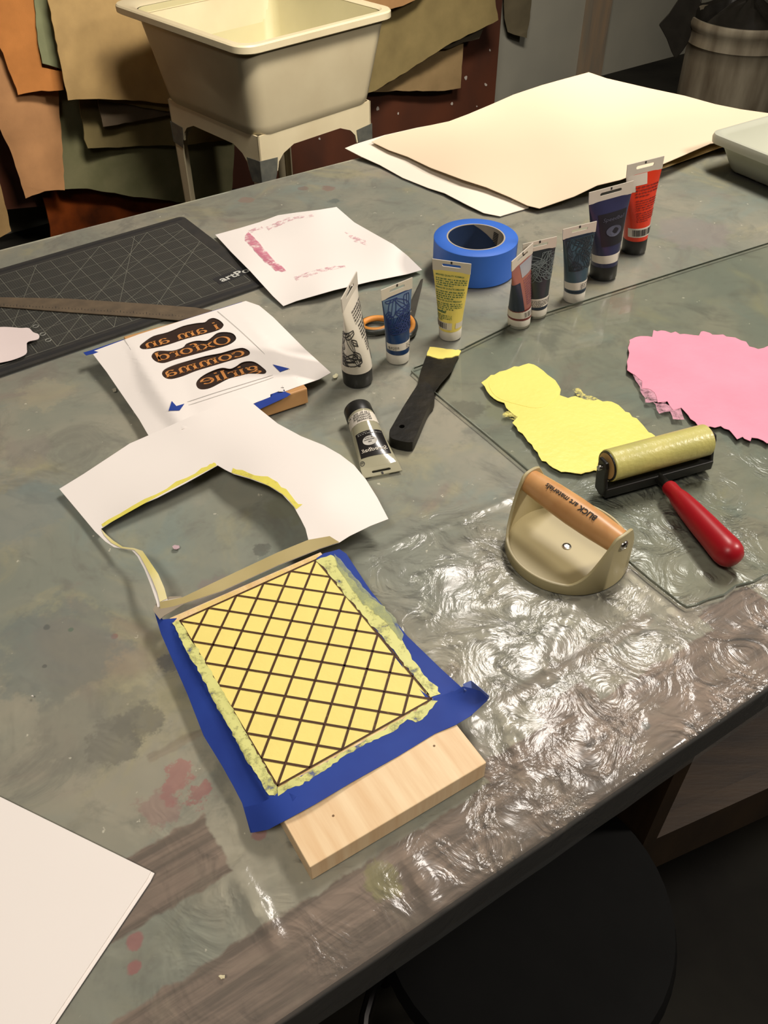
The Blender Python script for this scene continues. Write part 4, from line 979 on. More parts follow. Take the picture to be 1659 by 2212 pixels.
for cx_, cy_, a0 in ((ML - rc, MH - rc, 0), (rc, MH - rc, 90), (rc, rc, 180), (ML - rc, rc, 270)):
    for k in range(7): t = math.radians(a0 + 15 * k); outl.append(mp_(cx_ + rc * math.cos(t), cy_ + rc * math.sin(t), 0))
mk('mat', *g_slab(outl, Vector((0, 0, -.0025))), m_mat, mat_)
def ml(x0, y0, x1, y1, w):
    d = Vector((x1 - x0, y1 - y0)); d.normalize(); n = Vector((-d.y, d.x)) * w / 2
    return [mp_(x0 + n.x, y0 + n.y), mp_(x1 + n.x, y1 + n.y), mp_(x1 - n.x, y1 - n.y), mp_(x0 - n.x, y0 - n.y)], [(0, 1, 2, 3)]
I = .0254; gx0, gy0 = .020, .020; nx_, ny_ = 22, int((MH - .035) / I)
mn, mj = [], []
for i in range(nx_ * 8 + 1):
    x = gx0 + i * I / 8
    (mj if i % 8 == 0 else mn).append(ml(x, gy0 + (.008 if i % 8 else 0), x, gy0 + ny_ * I, .0006 if i % 8 == 0 else .0003))
for j in range(ny_ * 8 + 1):
    y = gy0 + j * I / 8
    (mj if j % 8 == 0 else mn).append(ml(gx0, y, gx0 + nx_ * I, y, .0006 if j % 8 == 0 else .0003))
for ox, ang in ((14, 45), (14, 60), (14, 30), (8, 60), (11, 45), (6, 45), (17, 135), (10, 30)):
    x0 = gx0 + ox * I; y0 = gy0; L = ny_ * I / math.sin(math.radians(ang)); x1 = x0 - L * math.cos(math.radians(ang)); y1 = y0 + ny_ * I
    if x1 < gx0: s_ = (x0 - gx0) / (x0 - x1); x1 = gx0; y1 = y0 + (y1 - y0) * s_
    mj.append(ml(x0, y0, x1, y1, .0006))
gm = mk('grid_lines', *join(mj), m_matl, mat_, fix=False)
mk('fine_grid', *join(mn), pm('mat_fine_line', (104, 104, 94), rough=.6), mat_, fix=False)['kind'] = 'stuff'
bd = []
bd.append([mp_(.006, .006, .0001), mp_(ML - .006, .006, .0001), mp_(ML - .006, .013, .0001), mp_(.006, .013, .0001)])
bd.append([mp_(.006, MH - .012, .0001), mp_(ML - .006, MH - .012, .0001), mp_(ML - .006, MH - .006, .0001), mp_(.006, MH - .006, .0001)])
mk('border_band', [p for q in bd for p in q], [(0, 1, 2, 3), (4, 5, 6, 7)], m_matd, mat_)
cs = []
for (a_, b_) in ((227, 705), (234 * 1.0 - 140, 722), (78, 705), (92, 722), (103, 734)):
    pass
for (a_, b_) in ((77, 705), (92, 722), (104, 735)):
    p = W(a_, b_, .0032); cs.append(g_tube([p + Vector((.0035 * math.cos(t), .0035 * math.sin(t), .0002)) for t in [2 * math.pi * i / 16 for i in range(16)]], .0005, 4, True))
mk('angle_marks', *join(cs), pm('mat_light_print', (150, 150, 140), rough=.6), mat_, fix=False)
# maker's word at the lower right, reading along the mat, mostly hidden by the paper
t0 = W(480, 609, .0034); t1 = W(535, 588, .0034); td = (t1 - t0).normalized(); tu = Vector((-td.y, td.x, 0))
lb = [t0 - td * .006 - tu * .004, t0 + td * .075 - tu * .004, t0 + td * .075 + tu * .017, t0 - td * .006 + tu * .017]
mk('name_panel', [p - Z * .0001 for p in lb], [(0, 1, 2, 3)], m_matd, mat_)
tv, tf, tw = text2d('artPo', .022); sc_t = .048 / tw
mk('lettering', [t0 + td * x * sc_t + tu * y * .0185 + Z * .0002 for x, y in tv], tf, m_matw, mat_, fix=False)
# ruler
rl = [(-60, 640), (0, 642), (150, 645), (300, 655), (420, 664), (458, 670), (440, 680), (385, 691), (300, 684), (150, 674), (0, 662), (-60, 659)]
ru = root('steel_ruler', W(200, 665, .004), 'grey steel ruler lying across the cutting mat', 'ruler')
m_rul = pm('worn_steel', (134, 118, 96), rough=0.42, metal=.35, scale=50, col2=(112, 100, 84))
mk('blade', *g_slab([W(x, y, .0052) for x, y in rl], Vector((0, 0, -.0012))), m_rul, ru)
tk = []
for i in range(60):
    x = -20 + i * 7; yb_ = 661 + (x / 400) ** 1.2 * 24 if x > 0 else 661; ln = 5 if i % 4 == 0 else 2.5
    tk.append(([W(x, yb_ - ln, .0054), W(x + .9, yb_ - ln, .0054), W(x + .9, yb_ - .5, .0054), W(x, yb_ - .5, .0054)], [(0, 1, 2, 3)]))
mk('graduation', *join(tk), m_matd, ru, fix=False)
# scrap
m_paper = pm('white_paper', (243, 236, 229), rough=0.85, scale=6, var=.012, spec=.15)
m_scrap = pm('pinkish_scrap_paper', (240, 224, 220), rough=0.85, scale=8, var=.02, spec=.15)
props(drape('paper_scrap', curve([(-40, 712), (0, 707), (20, 707), (45, 709), (62, 709), (72, 718), (84, 723), (82, 733), (60, 739), (58, 750), (56, 765), (30, 777), (0, 784), (-40, 790)], 4), tps([(-40, 712, .006), (0, 707, .006), (84, 725, .010), (56, 765, .008), (0, 784, .006), (-40, 790, .006)]), m_scrap, step=14), 'torn pinkish white paper scrap lying on the cutting mat at the left edge', 'paper scrap')

# ------------------------------------------------------------------ paper with pink offprint
pc = tps([(465, 507, .004), (540, 585, .010), (612, 661, .003), (560, 480, .004), (640, 458, .010), (690, 452, .013), (727, 447, .010), (790, 490, .010), (850, 535, .016), (912, 583, .005), (800, 609, .008), (700, 632, .012), (650, 550, .006), (600, 560, .006), (750, 560, .009)])
pp = root('proof_paper', W(680, 550), 'white sheet with a faint pink rectangular print, right of the cutting mat', 'paper')
ol = [(465, 507), (520, 492), (560, 480), (600, 465), (640, 459), (690, 453), (727, 447), (765, 480), (800, 500), (850, 528), (880, 552), (912, 583), (880, 592), (800, 608), (720, 627), (640, 650), (612, 661), (590, 640), (540, 585), (500, 545)]
drape('sheet', ol, pc, m_paper, pp, step=18)
m_ps = sheer('pink_offprint', (236, 150, 172), .75, 90, (.38, .62)); m_ps2 = sheer('faint_pink_offprint', (238, 188, 198), .55, 120, (.45, .65))
for P_ in ([(528, 507), (538, 502), (560, 525), (590, 560), (618, 583), (608, 588), (570, 562), (545, 535), (530, 520)], [(548, 535), (562, 545), (600, 575), (612, 586), (596, 584), (566, 560)]):
    drape('pink_stain', jag(P_, 1.6, 7, 2), pc, m_ps, pp, step=16, lift=.0007, thick=.0001)
for P_ in ([(575, 490), (620, 470), (675, 462), (678, 466), (625, 477), (580, 496)], [(635, 598), (690, 580), (745, 572), (748, 578), (690, 588), (640, 606)], [(745, 500), (790, 520), (795, 530), (765, 522)], [(535, 498), (565, 488), (568, 493), (540, 503)]):
    drape('pink_stain', jag(P_, 1.2, 7, 3), pc, m_ps2, pp, step=16, lift=.0007, thick=.0001)

# ------------------------------------------------------------------ large paper stack at the far right
m_cream2 = pm('cream_card', (232, 212, 182), rough=0.8, scale=4, var=.02, spec=.15)
m_wh2 = pm('bright_white_sheet', (242, 232, 214), rough=0.8, scale=4, var=.01, spec=.15)
m_tan = pm('tan_card', (190, 160, 104), rough=0.85, scale=6)
ch_ = tps([(800, 303, .012), (970, 262, .02), (1060, 225, .028), (1170, 185, .05), (1272, 156, .055), (1400, 190, .03), (1545, 225, .02), (1700, 250, .02), (1535, 310, .022), (1430, 355, .024), (1340, 388, .028), (1240, 422, .016), (1165, 450, .006), (1140, 448, .006), (1000, 390, .014), (880, 335, .010), (1150, 300, .022), (1350, 270, .022), (1000, 330, .016)])
def seth(o, *a_): return props(o, *a_)
seth(drape('paper_sheet', [(803, 306), (830, 293), (880, 281), (970, 262), (1010, 247), (1060, 226), (1110, 204), (1170, 184), (1220, 170), (1272, 156), (1310, 169), (1400, 190), (1480, 207), (1545, 225), (1600, 236), (1700, 250), (1700, 290), (1535, 310), (1430, 355), (1385, 371), (1340, 388), (1290, 400), (1240, 424), (1165, 450), (1140, 444), (1100, 425), (1050, 404), (1000, 388), (930, 362), (880, 338), (840, 324)], ch_, m_cream2, step=24, thick=.0008, lift=.002), 'top cream sheet of the large paper stack at the far right', 'paper', 'large sheets at the far right')
seth(drape('paper_sheet', [(745, 320), (765, 312), (830, 292), (900, 276), (970, 263), (1100, 300), (1150, 380), (1142, 449), (1110, 458), (1080, 467), (1045, 460), (1010, 443), (960, 417), (925, 406), (870, 384), (820, 356), (780, 338)], tps([(745, 320, .012), (830, 292, .008), (970, 263, .010), (1142, 449, .002), (1080, 467, .002), (1010, 443, .005), (925, 406, .003), (820, 356, .004), (1100, 300, .004), (950, 340, .006)]), m_wh2, step=24, thick=.0008), 'bright white sheet sticking out at the left of the large cream sheet', 'paper', 'large sheets at the far right')
seth(drape('card_sheet', [(1340, 388), (1434, 362), (1500, 338), (1554, 318), (1650, 300), (1650, 270), (1500, 270), (1340, 330)], tps([(1340, 388, .002), (1434, 362, .004), (1554, 318, .012), (1650, 290, .012), (1500, 270, .008), (1340, 330, .004)]), m_tan, step=24, thick=.0015), 'tan card lying under the large cream sheet beside the tray', 'card', 'large sheets at the far right')

# ------------------------------------------------------------------ tray
m_tray = pm('pale_grey_tray_plastic', (188, 190, 172), rough=0.4, scale=10, var=.03)
tzh = .062; c0 = W(1529, 284, tzh); a1 = W(1659, 249, tzh) - c0; a2 = W(1659, 334, tzh) - c0
bis = (a1.normalized() + a2.normalized()).normalized(); t1_ = Vector((bis.x * math.cos(.785) - bis.y * math.sin(.785), bis.x * math.sin(.785) + bis.y * math.cos(.785), 0)); t2_ = Vector((t1_.y, -t1_.x, 0))
tl1, tl2 = .26, .34
tray = root('plastic_tray', c0 + t1_ * tl1 / 2 + t2_ * tl2 / 2 - Z * tzh, 'pale grey plastic tray at the right edge beside the large paper sheets', 'tray')
def trr(ins, r, z, n=6):
    pts = []
    x0, x1, y0, y1 = ins, tl1 - ins, ins, tl2 - ins
    for cx_, cy_, a0 in ((x1 - r, y1 - r, 0), (x0 + r, y1 - r, 90), (x0 + r, y0 + r, 180), (x1 - r, y0 + r, 270)):
        for k in range(n + 1):
            t = math.radians(a0 + 90 * k / n); p = c0 + t1_ * (cx_ + r * math.cos(t)) + t2_ * (cy_ + r * math.sin(t)); pts.append(Vector((p.x, p.y, TZ + z)))
    return pts
mk('basin', *g_loft([trr(.034, .018, .0025), trr(.030, .022, .006), trr(.012, .026, .046), trr(.010, .026, .050), trr(.001, .022, .047), trr(0, .022, .055), trr(.002, .02, .061), trr(.006, .02, tzh), trr(.011, .02, .060), trr(.015, .022, .054), trr(.034, .02, .010), trr(.040, .018, .007)], True, True), m_tray, tray, smooth=True)
ft = []
for k in range(6): ft.append(g_lathe(c0 + t1_ * .040 + t2_ * (.05 + .045 * k) - Z * (tzh - .001), Z, [(.004, 0), (.007, .002), (.008, .008)], 16)); 
mk('foot_ribs', *join(ft), m_tray, tray, smooth=True)

# ------------------------------------------------------------------ lettering block, far left
m_bw = wood('block_edge_wood', (208, 160, 104), (190, 140, 88), (1, 1, 1), 20)
m_dark = pm('dark_block_face', (64, 44, 34), rough=.45, scale=22, col2=(40, 30, 26))
BT = .0225
brc = W(664, 838, BT); bd1 = Vector((math.cos(math.radians(-150.4)), math.sin(math.radians(-150.4)), 0)); bd2 = Vector((-bd1.y, bd1.x, 0))
if bd2.y < 0: bd2 = -bd2
SOLIDS.append((brc, bd1, .148, bd2, .215, BT, .45))
bl_ = [brc, brc + bd1 * .148, brc + bd1 * .148 + bd2 * .215, brc + bd2 * .215]
lb_ = root('lettering_block', (bl_[0] + bl_[2]) / 2 - Z * BT, 'wooden block carved with reversed words, under a white paper mask', 'printing block')
o = mk('block', *g_slab([p - Z * .0004 for p in bl_], Vector((0, 0, -(BT - .0018)))), m_bw, lb_, bev=.0015)
# mask paper, four windows
def T3(x, y): return (280 + x * .205, 660 + y * .205)
blobs = [[(105, 430), (150, 385), (250, 320), (400, 280), (560, 215), (700, 185), (790, 175), (830, 145), (880, 130), (940, 150), (985, 190), (985, 220), (940, 258), (800, 300), (600, 350), (400, 415), (250, 450), (140, 460)],
 [(230, 530), (260, 490), (320, 475), (450, 475), (560, 440), (600, 400), (700, 370), (800, 370), (850, 345), (920, 290), (1000, 278), (1080, 290), (1120, 330), (1110, 370), (1030, 420), (850, 470), (650, 525), (480, 570), (370, 605), (300, 600), (250, 570)],
 [(340, 715), (370, 670), (470, 625), (620, 580), (800, 530), (960, 500), (1100, 460), (1190, 445), (1250, 470), (1268, 500), (1240, 530), (1100, 570), (900, 630), (700, 690), (560, 745), (440, 775), (370, 760)],
 [(700, 820), (730, 770), (800, 720), (900, 675), (980, 655), (1060, 665), (1120, 640), (1180, 600), (1260, 585), (1330, 600), (1400, 650), (1440, 690), (1420, 720), (1340, 720), (1250, 720), (1150, 745), (1050, 770), (950, 820), (850, 870), (770, 885), (720, 870)]]
blobs = [curve([T3(*p) for p in b_], 3) for b_ in blobs]
mh = tps([(195, 757, .019), (530, 650, .022), (580, 672, .020), (640, 732, .014), (720, 806, .010), (640, 838, .0195), (560, 862, BT + .001), (440, 900, BT + .001), (325, 950, .013), (260, 850, .012), (400, 780, BT + .001), (350, 720, BT + .001), (480, 700, BT + .001), (560, 780, BT + .001), (300, 760, .022)])
mh2 = lambda a_, b_: max(mh(a_, b_), 0.002)
mask = root('mask_paper', W(450, 800, BT), 'white paper mask with four wavy windows around reversed orange words', 'paper mask')
mo = [(197, 760), (300, 722), (420, 684), (531, 650), (560, 660), (590, 685), (620, 715), (660, 755), (715, 805), (690, 819), (640, 836), (556, 868), (470, 905), (400, 925), (325, 948), (300, 905), (262, 850), (230, 803)]
drape('mask_sheet', mo, mh2, m_paper, mask, holes=blobs, step=9)
for i, b_ in enumerate(blobs):   # dark painted face seen through each window
    cx_ = sum(p[0] for p in b_) / len(b_); cy_ = sum(p[1] for p in b_) / len(b_)
    grow = [(cx_ + (p[0] - cx_) * 1.04, cy_ + (p[1] - cy_) * 1.12) for p in b_]
    mk('dark_face', [W(x, y, BT - .0001) for x, y in grow], [tuple(t) for t in tessellate_polygon([[Vector((x, y, 0)) for x, y in grow]])], m_dark, lb_)
# serif letters drawn with a broad nib
def arc(cx_, cy_, rx, ry, a0, a1, n=14): return [(cx_ + rx * math.cos(math.radians(a0 + (a1 - a0) * i / n)), cy_ + ry * math.sin(math.radians(a0 + (a1 - a0) * i / n))) for i in range(n + 1)]
def srf(x, y, w=.17): return [(x - w, y), (x + w, y)]
G = {
 'i': ([[(.2, 0), (.2, .97)], srf(.2, .03), [(.03, .93), (.2, .97)], [(.2, 1.3), (.2, 1.46)]], .46),
 'l': ([[(.2, 0), (.2, 1.5)], srf(.2, .03), [(.03, 1.46), (.2, 1.5)]], .46),
 'o': ([arc(.5, .49, .38, .47, 0, 360, 24)], 1.04),
 'c': ([arc(.5, .49, .38, .47, 42, 320, 20), [(.74, .68), (.79, .88)]], .92),
 'e': ([arc(.48, .49, .37, .47, 2, 318, 20), [(.1, .52), (.85, .52)]], .98),
 'a': ([arc(.40, .66, .26, .30, 150, 0, 10) + [(.66, .12), (.72, .03), (.84, .03)], arc(.38, .27, .26, .25, 60, 330, 14), [(.5, .5), (.66, .56)]], .92),
 'n': ([[(.2, 0), (.2, .97)], [(.03, .93), (.2, .97)], srf(.2, .03), arc(.48, .60, .26, .34, 165, 0, 10) + [(.74, 0)], srf(.74, .03)], 1.0),
 'm': ([[(.2, 0), (.2, .97)], [(.03, .93), (.2, .97)], srf(.2, .03), arc(.46, .60, .24, .34, 165, 0, 10) + [(.70, 0)], srf(.70, .03), arc(.96, .60, .24, .34, 165, 0, 10) + [(1.20, 0)], srf(1.20, .03)], 1.46),
 'r': ([[(.2, 0), (.2, .97)], [(.03, .93), (.2, .97)], srf(.2, .03, .2), arc(.46, .62, .25, .30, 165, 50, 8), [(.6, .8), (.66, .78)]], .74),
 'd': ([arc(.44, .48, .34, .46, 0, 360, 24), [(.8, 0), (.8, 1.5)], [(.62, 1.46), (.8, 1.5)], [(.8, .03), (.96, .03)]], 1.06),
 'x': ([[(.12, .95), (.82, .03)], [(.80, .95), (.14, .03)], srf(.14, .03, .14), srf(.82, .03, .14), srf(.12, .95, .12), srf(.8, .95, .12)], .94),
 'f': ([[(.28, 0), (.28, 1.15)] + arc(.50, 1.18, .22, .26, 175, 40, 8), srf(.28, .03, .2), [(.06, .93), (.55, .93)]], .66),
 'O': ([arc(.66, .69, .54, .70, 0, 360, 28)], 1.36),
 'g': ([arc(.42, .66, .27, .29, 0, 360, 20), arc(.46, -.20, .40, .22, 0, 360, 22), [(.24, .42), (.18, .26), (.34, .12), (.68, .04), (.84, -.1)], [(.62, .86), (.84, .98)]], .98),
 ' ': ([], .5)}
def nib(dx, dy): return .085 + .115 * abs(dy) ** 1.3
def word(s_):
    x = 0; parts = []
    for c in s_:
        st_, ad = G[c]
        for p in st_:
            v, f = ribbon2d(p, nib); parts.append(([(a_ + x, b_) for a_, b_ in v], f))
        x += ad
    return join(parts) + (x,)
m_lw = pm('carved_orange_wood', (214, 146, 78), rough=.6, scale=60, col2=(190, 122, 62))
for s_, r0, l0, xh in (('i am an', (958, 243), (165, 458), .0122), ('Oxford', (1085, 385), (285, 592), .0125), ('comma', (1228, 518), (375, 762), .0122), ('girlie', (1378, 682), (755, 842), .0122)):
    pr_ = W(*T3(*r0), BT); pl_ = W(*T3(*l0), BT); dd = pl_ - pr_; L = dd.length; dd.normalize(); uu = Vector((dd.y, -dd.x, 0))
    if uu.y < 0: uu = -uu
    v, f, wd2 = word(s_)
    mk('carved_lettering', [pr_ + dd * (x / wd2 * L) + uu * y * xh + Z * .0002 for x, y in v], f, m_lw, lb_, fix=False)
# fine pencil lines and blue corner marks on the mask
m_pen = pm('pencil_line', (176, 172, 166), rough=.8)
def pline(pts, w, nm, mat, parent, hf, lift=.0007):
    v, f = ribbon2d(curve(pts, 8, False), w); return mk(nm, [W(x, y, hf(x, y) + lift) for x, y in v], f, mat, parent, fix=False)
pline([(268, 732), (300, 783), (335, 838), (370, 876)], .9, 'pencil_line', m_pen, mask, mh2); pline([(388, 874), (450, 853), (530, 828), (606, 805)], .9, 'pencil_line', m_pen, mask, mh2)
pline([(470, 672), (520, 715), (570, 763), (606, 805)], .9, 'pencil_line', m_pen, mask, mh2); pline([(395, 879), (460, 858), (540, 832), (600, 812)], .7, 'pencil_line', m_pen, mask, mh2)
m_bt = pm('blue_masking_tape', (42, 70, 156), rough=.6, scale=24, col2=(36, 60, 142), spec=.3)
for P_ in ([(364, 887), (371, 866), (381, 877), (398, 872), (388, 886)], [(589, 787), (625, 796), (605, 803)]):
    drape('corner_mark', P_, mh2, m_bt, mask, step=10, lift=.0008, thick=.0002)
for P_, hh_, lb2 in (([(180, 762), (197, 757), (300, 722), (420, 684), (523, 652), (520, 657), (517, 663), (420, 694), (300, 732), (203, 764), (186, 768)], .0188, 'strip of blue tape along the far edge of the paper mask'),
                ([(530, 872), (600, 846), (611, 832), (616, 846), (628, 851), (620, 857), (556, 886), (540, 884)], BT + .0004, 'strip of blue tape on the near edge of the lettering block')):
    props(drape('masking_tape', P_, (lambda h: (lambda a_, b_: h))(hh_), m_bt, step=14, thick=.0003, raw=True), lb2, 'tape')

# ------------------------------------------------------------------ grid block
GT = .0212
gA = W(669, 1874, GT); gB = W(1051, 1647, GT); g1 = (gB - gA).normalized(); g2 = Vector((-g1.y, g1.x, 0)); gl2 = (W(731, 1175, GT) - gB).dot(g2); gw = (gB - gA).length
SOLIDS.append((gA, g1, gw, g2, gl2, GT, 1.1))
ga_ = math.atan2(g2.y, g2.x)
def grained(name, c1, c2, rot, sc, f, thr=(.3, .75)):
    mt = pm(name, c1, rough=.5, scale=f, col2=c2, stretch=sc, thr=thr)
    for n in mt.node_tree.nodes:
        if n.type == 'MAPPING': n.vector_type = 'TEXTURE'; n.inputs['Rotation'].default_value = (0, 0, rot); n.inputs['Scale'].default_value = tuple(1 / q for q in sc)
    return mt
m_birch = grained('birch_ply', (246, 220, 178), (228, 190, 142), ga_, (2.0, 26, 2), 6)
m_birch2 = wood('birch_ply_edge', (226, 184, 128), (206, 160, 104), (1, 1, 1), 34, .55)
gb_ = root('grid_block', (gA + gB) / 2 + g2 * gl2 / 2 - Z * GT, 'long pale wooden block printed with a yellow and brown diamond lattice', 'printing block')
pts = [gA, gB, gB + g2 * gl2, gA + g2 * gl2]; pts_board = pts
mk('board', *g_slab([p for p in pts], Vector((0, 0, -GT + .0012))), m_birch, gb_, bev=.0008)
for (x, y, r) in ((720, 1762, 1.5), (938, 1611, 1.2)):
    p = W(x, y, GT + .0001); mk('knot', *g_lathe(p, Z, [(.0009, 0), (.0008, .0002)], 10), pm('pin_knot', (120, 92, 60)), gb_)
tl, tr2, br, bl = [W(x, y, GT) for x, y in ((388.2, 1342.5), (683.3, 1209.9), (932.6, 1511.3), (599, 1699.3))]
def gp(a_, b_, z=0):  # bilinear 0..5, 0..7
    s, t = a_ / 5, b_ / 7; p = (tl * (1 - s) + tr2 * s) * (1 - t) + (bl * (1 - s) + br * s) * t; return p + Z * z
m_inky = pm('printed_yellow_ink', (250, 232, 134), rough=.5, scale=30, col2=(244, 226, 130), bump=.1, bscale=200)
mk('ink_layer', *g_slab([gp(-.03, -.0, .0005), gp(5.03, 0, .0005), gp(5.03, 7.03, .0005), gp(-.03, 7.03, .0005)], Vector((0, 0, -.0004))), m_inky, gb_)
mk('ink_halo', [gp(-.25, -.28, .0002), gp(5.2, -.22, .0002), gp(5.0, .1, .0002), gp(0, .1, .0002)], [(0, 1, 2, 3)], sheer('yellow_haze', (250, 226, 130), .7, 40, (.3, .7)), gb_)
def gl_line(x0, y0, x1, y1, w):
    d = Vector((x1 - x0, y1 - y0)); d.normalize(); n = Vector((-d.y, d.x)) * w / 2
    return [gp(x0 + n.x, y0 + n.y, .0009), gp(x1 + n.x, y1 + n.y, .0009), gp(x1 - n.x, y1 - n.y, .0009), gp(x0 - n.x, y0 - n.y, .0009)], [(0, 1, 2, 3)]
lat = []
for k_i in range(1, 12):      # x + y = k
    x0 = min(5, k_i); y0 = k_i - x0; y1 = min(7, k_i); x1 = k_i - y1
    if x0 > x1: lat.append(gl_line(x0, y0, x1, y1, .075))
for k_i in range(-6, 5):      # x - y = k
    x0 = max(0, k_i); y0 = x0 - k_i; x1 = min(5, 7 + k_i); y1 = x1 - k_i
    if x1 > x0: lat.append(gl_line(x0, y0, x1, y1, .075))
for q in ((0, 0, 5, 0), (5, 0, 5, 7), (5, 7, 0, 7), (0, 7, 0, 0)): lat.append(gl_line(*q, .065))
m_lat = pm('burnt_lattice_line', (74, 44, 12), rough=.6, scale=220, col2=(140, 110, 40), thr=(.62, .85))
mk('lattice', *join(lat), m_lat, gb_, fix=False)
# blue tape around the print
hL = tps([(388, 1342, GT + .0006), (599, 1699, GT + .0006), (500, 1530, GT + .0006), (337, 1310, .020), (345, 1380, .016), (420, 1540, .014), (480, 1660, .012), (545, 1800, .010), (350, 1340, GT), (610, 1780, GT), (600, 1740, GT)])
L_o = [(334, 1324), (336, 1318), (345, 1330), (352, 1338), (382, 1335), (376, 1342), (372, 1350), (390, 1346), (410, 1380), (600, 1702), (640, 1720), (600, 1775), (558, 1795), (541, 1799), (533, 1770), (523, 1735), (505, 1700), (480, 1655), (440, 1590), (405, 1500), (370, 1420), (348, 1370)]
props(drape('masking_tape', L_o, hL, m_bt, step=6, thick=.0003), 'long strip of blue tape along the left side of the diamond lattice', 'tape')
hR = tps([(684, 1207, GT + .0006), (733, 1183, GT + .0006), (935, 1512, GT + .0006), (850, 1400, GT + .0006), (1000, 1475, GT - .001), (900, 1370, GT + .0003), (1050, 1500, .018), (1010, 1555, .020), (960, 1540, GT + .0006), (1030, 1480, .028), (820, 1270, GT + .0004)])
R_o = [(683, 1206), (700, 1195), (720, 1190), (733, 1186), (748, 1196), (800, 1275), (880, 1374), (950, 1442), (998, 1486), (1010, 1510), (1030, 1520), (1020, 1545), (985, 1560), (930, 1520), (800, 1350)]
props(drape('masking_tape', R_o, hR, m_bt, step=6, thick=.0003), 'long strip of blue tape along the right side of the diamond lattice', 'tape')
hB = tps([(599, 1699, GT + .0012), (935, 1512, GT + .0012), (545, 1800, .010), (610, 1782, GT + .0012), (1000, 1562, GT + .0012), (1057, 1503, .030), (1045, 1490, .034), (1000, 1480, .028), (1035, 1535, .022), (523, 1740, .013), (800, 1650, GT + .0012), (700, 1640, GT + .0012), (960, 1500, GT + .0014), (580, 1720, GT + .001)])
B_o = [(527, 1744), (560, 1737), (595, 1718), (620, 1692), (700, 1650), (800, 1594), (933, 1518), (945, 1505), (985, 1492), (1000, 1483), (1020, 1487), (1048, 1496), (1056, 1502), (1052, 1514), (1035, 1530), (1015, 1548), (985, 1566), (940, 1585), (860, 1634), (760, 1690), (680, 1738), (610, 1776), (580, 1792), (545, 1799), (534, 1770)]
bt3 = drape('masking_tape', B_o, hB, m_bt, step=6, thick=.0003, lift=.0004); props(bt3, 'blue tape strip across the near end of the diamond lattice, its right end curled up', 'tape')
cl_ = [[W(1000, 1478, .026), W(1018, 1470, .032), W(1040, 1488, .036), W(1057, 1503, .034)], [W(1003, 1490, .029), W(1020, 1492, .027), W(1040, 1500, .028), W(1056, 1508, .030)], [W(1010, 1500, .0235), W(1025, 1508, .023), W(1040, 1512, .023), W(1050, 1516, .025)]]
vs = [p for r in cl_ for p in r]; fs = [(j * 4 + i, j * 4 + i + 1, j * 4 + i + 5, j * 4 + i + 4) for j in range(2) for i in range(3)]
mk('curled_end', vs, fs, pm('blue_tape_back', (104, 122, 184), rough=.4, scale=30), bt3, smooth=True, thick=.0003)['label'] = 'paler curled up tape end'
# ink smears on the tape
m_sm = sheer('yellow_smear', (222, 222, 140), .97, 80, (.36, .50), amin=.08); m_sm2 = sheer('thin_yellow_smear', (176, 186, 146), .7, 60, (.35, .7), amin=.1)
Zs = [x for x in COL.objects if x.name.startswith('masking_tape')]
tapes = {o['label'].split(' along the ')[-1].split(' ')[0]: o for o in Zs if 'lattice' in o['label']}
tL = [o for o in Zs if 'left side of the diamond' in o['label']][0]; tR = [o for o in Zs if 'right side of the diamond' in o['label']][0]
def flat(h): return lambda a_, b_: h
drape('ink_smear', jag([(372, 1345), (388, 1340), (420, 1390), (520, 1560), (600, 1704), (598, 1722), (582, 1716), (568, 1698), (550, 1664), (530, 1640), (500, 1580), (470, 1530), (440, 1470), (400, 1400)], 2.2, 8, 12), hL, m_sm, tL, step=6, thick=.0001, lift=.0005)
drape('ink_smear', jag([(684, 1210), (700, 1225), (750, 1290), (850, 1405), (932, 1508), (950, 1500), (944, 1485), (926, 1470), (895, 1430), (880, 1400), (868, 1380), (850, 1345), (830, 1310), (800, 1290), (770, 1265), (730, 1215), (712, 1196)], 2.6, 8, 14), hR, m_sm, tR, step=6, thick=.0001, lift=.0005)
drape('ink_smear', jag([(720, 1198), (740, 1215), (790, 1275), (830, 1310), (850, 1330), (872, 1372), (866, 1385), (830, 1340), (780, 1300), (735, 1235)], 2.0, 8, 15), hR, m_sm2, tR, step=6, thick=.0001, lift=.0008)
drape('ink_smear', jag([(600, 1702), (700, 1648), (800, 1592), (934, 1514), (945, 1512), (935, 1530), (905, 1560), (880, 1556), (850, 1580), (800, 1602), (740, 1636), (660, 1690), (620, 1706), (602, 1720)], 2.4, 8, 16), hB, m_sm, bt3, step=6, thick=.0001, lift=.0009)

# ------------------------------------------------------------------ stencil paper hinged on the block
sh = tps([(130, 1057, .008), (220, 1010, .012), (300, 955, .016), (420, 900, BT + .003), (535, 855, BT + .004), (600, 900, .026), (680, 950, .030), (740, 985, .034), (800, 1050, .034), (838, 1120, .024), (760, 1155, .026), (700, 1180, .0235), (665, 1200, .0225), (540, 1245, .0225), (400, 1312, .0225), (350, 1325, .0225), (345, 1290, .028), (330, 1235, .036), (300, 1190, .026), (250, 1170, .012), (213, 1150, .008), (470, 1005, .022), (340, 1070, .016), (220, 1142, .008), (560, 1040, .034), (640, 1090, .038), (665, 1165, .028), (400, 980, .018), (700, 1080, .040)])
so = [(128, 1056), (180, 1024), (262, 970), (280, 958), (340, 932), (420, 896), (480, 874), (520, 856), (534, 861), (560, 883), (600, 915), (650, 942), (700, 962), (735, 982), (765, 1005), (790, 1035), (815, 1075), (839, 1121), (800, 1136), (755, 1158), (733, 1172), (690, 1186), (600, 1222), (480, 1277), (396, 1305), (345, 1338), (338, 1300), (326, 1265), (312, 1230), (297, 1202), (285, 1189), (262, 1185), (246, 1182), (228, 1170), (205, 1148), (165, 1100)]
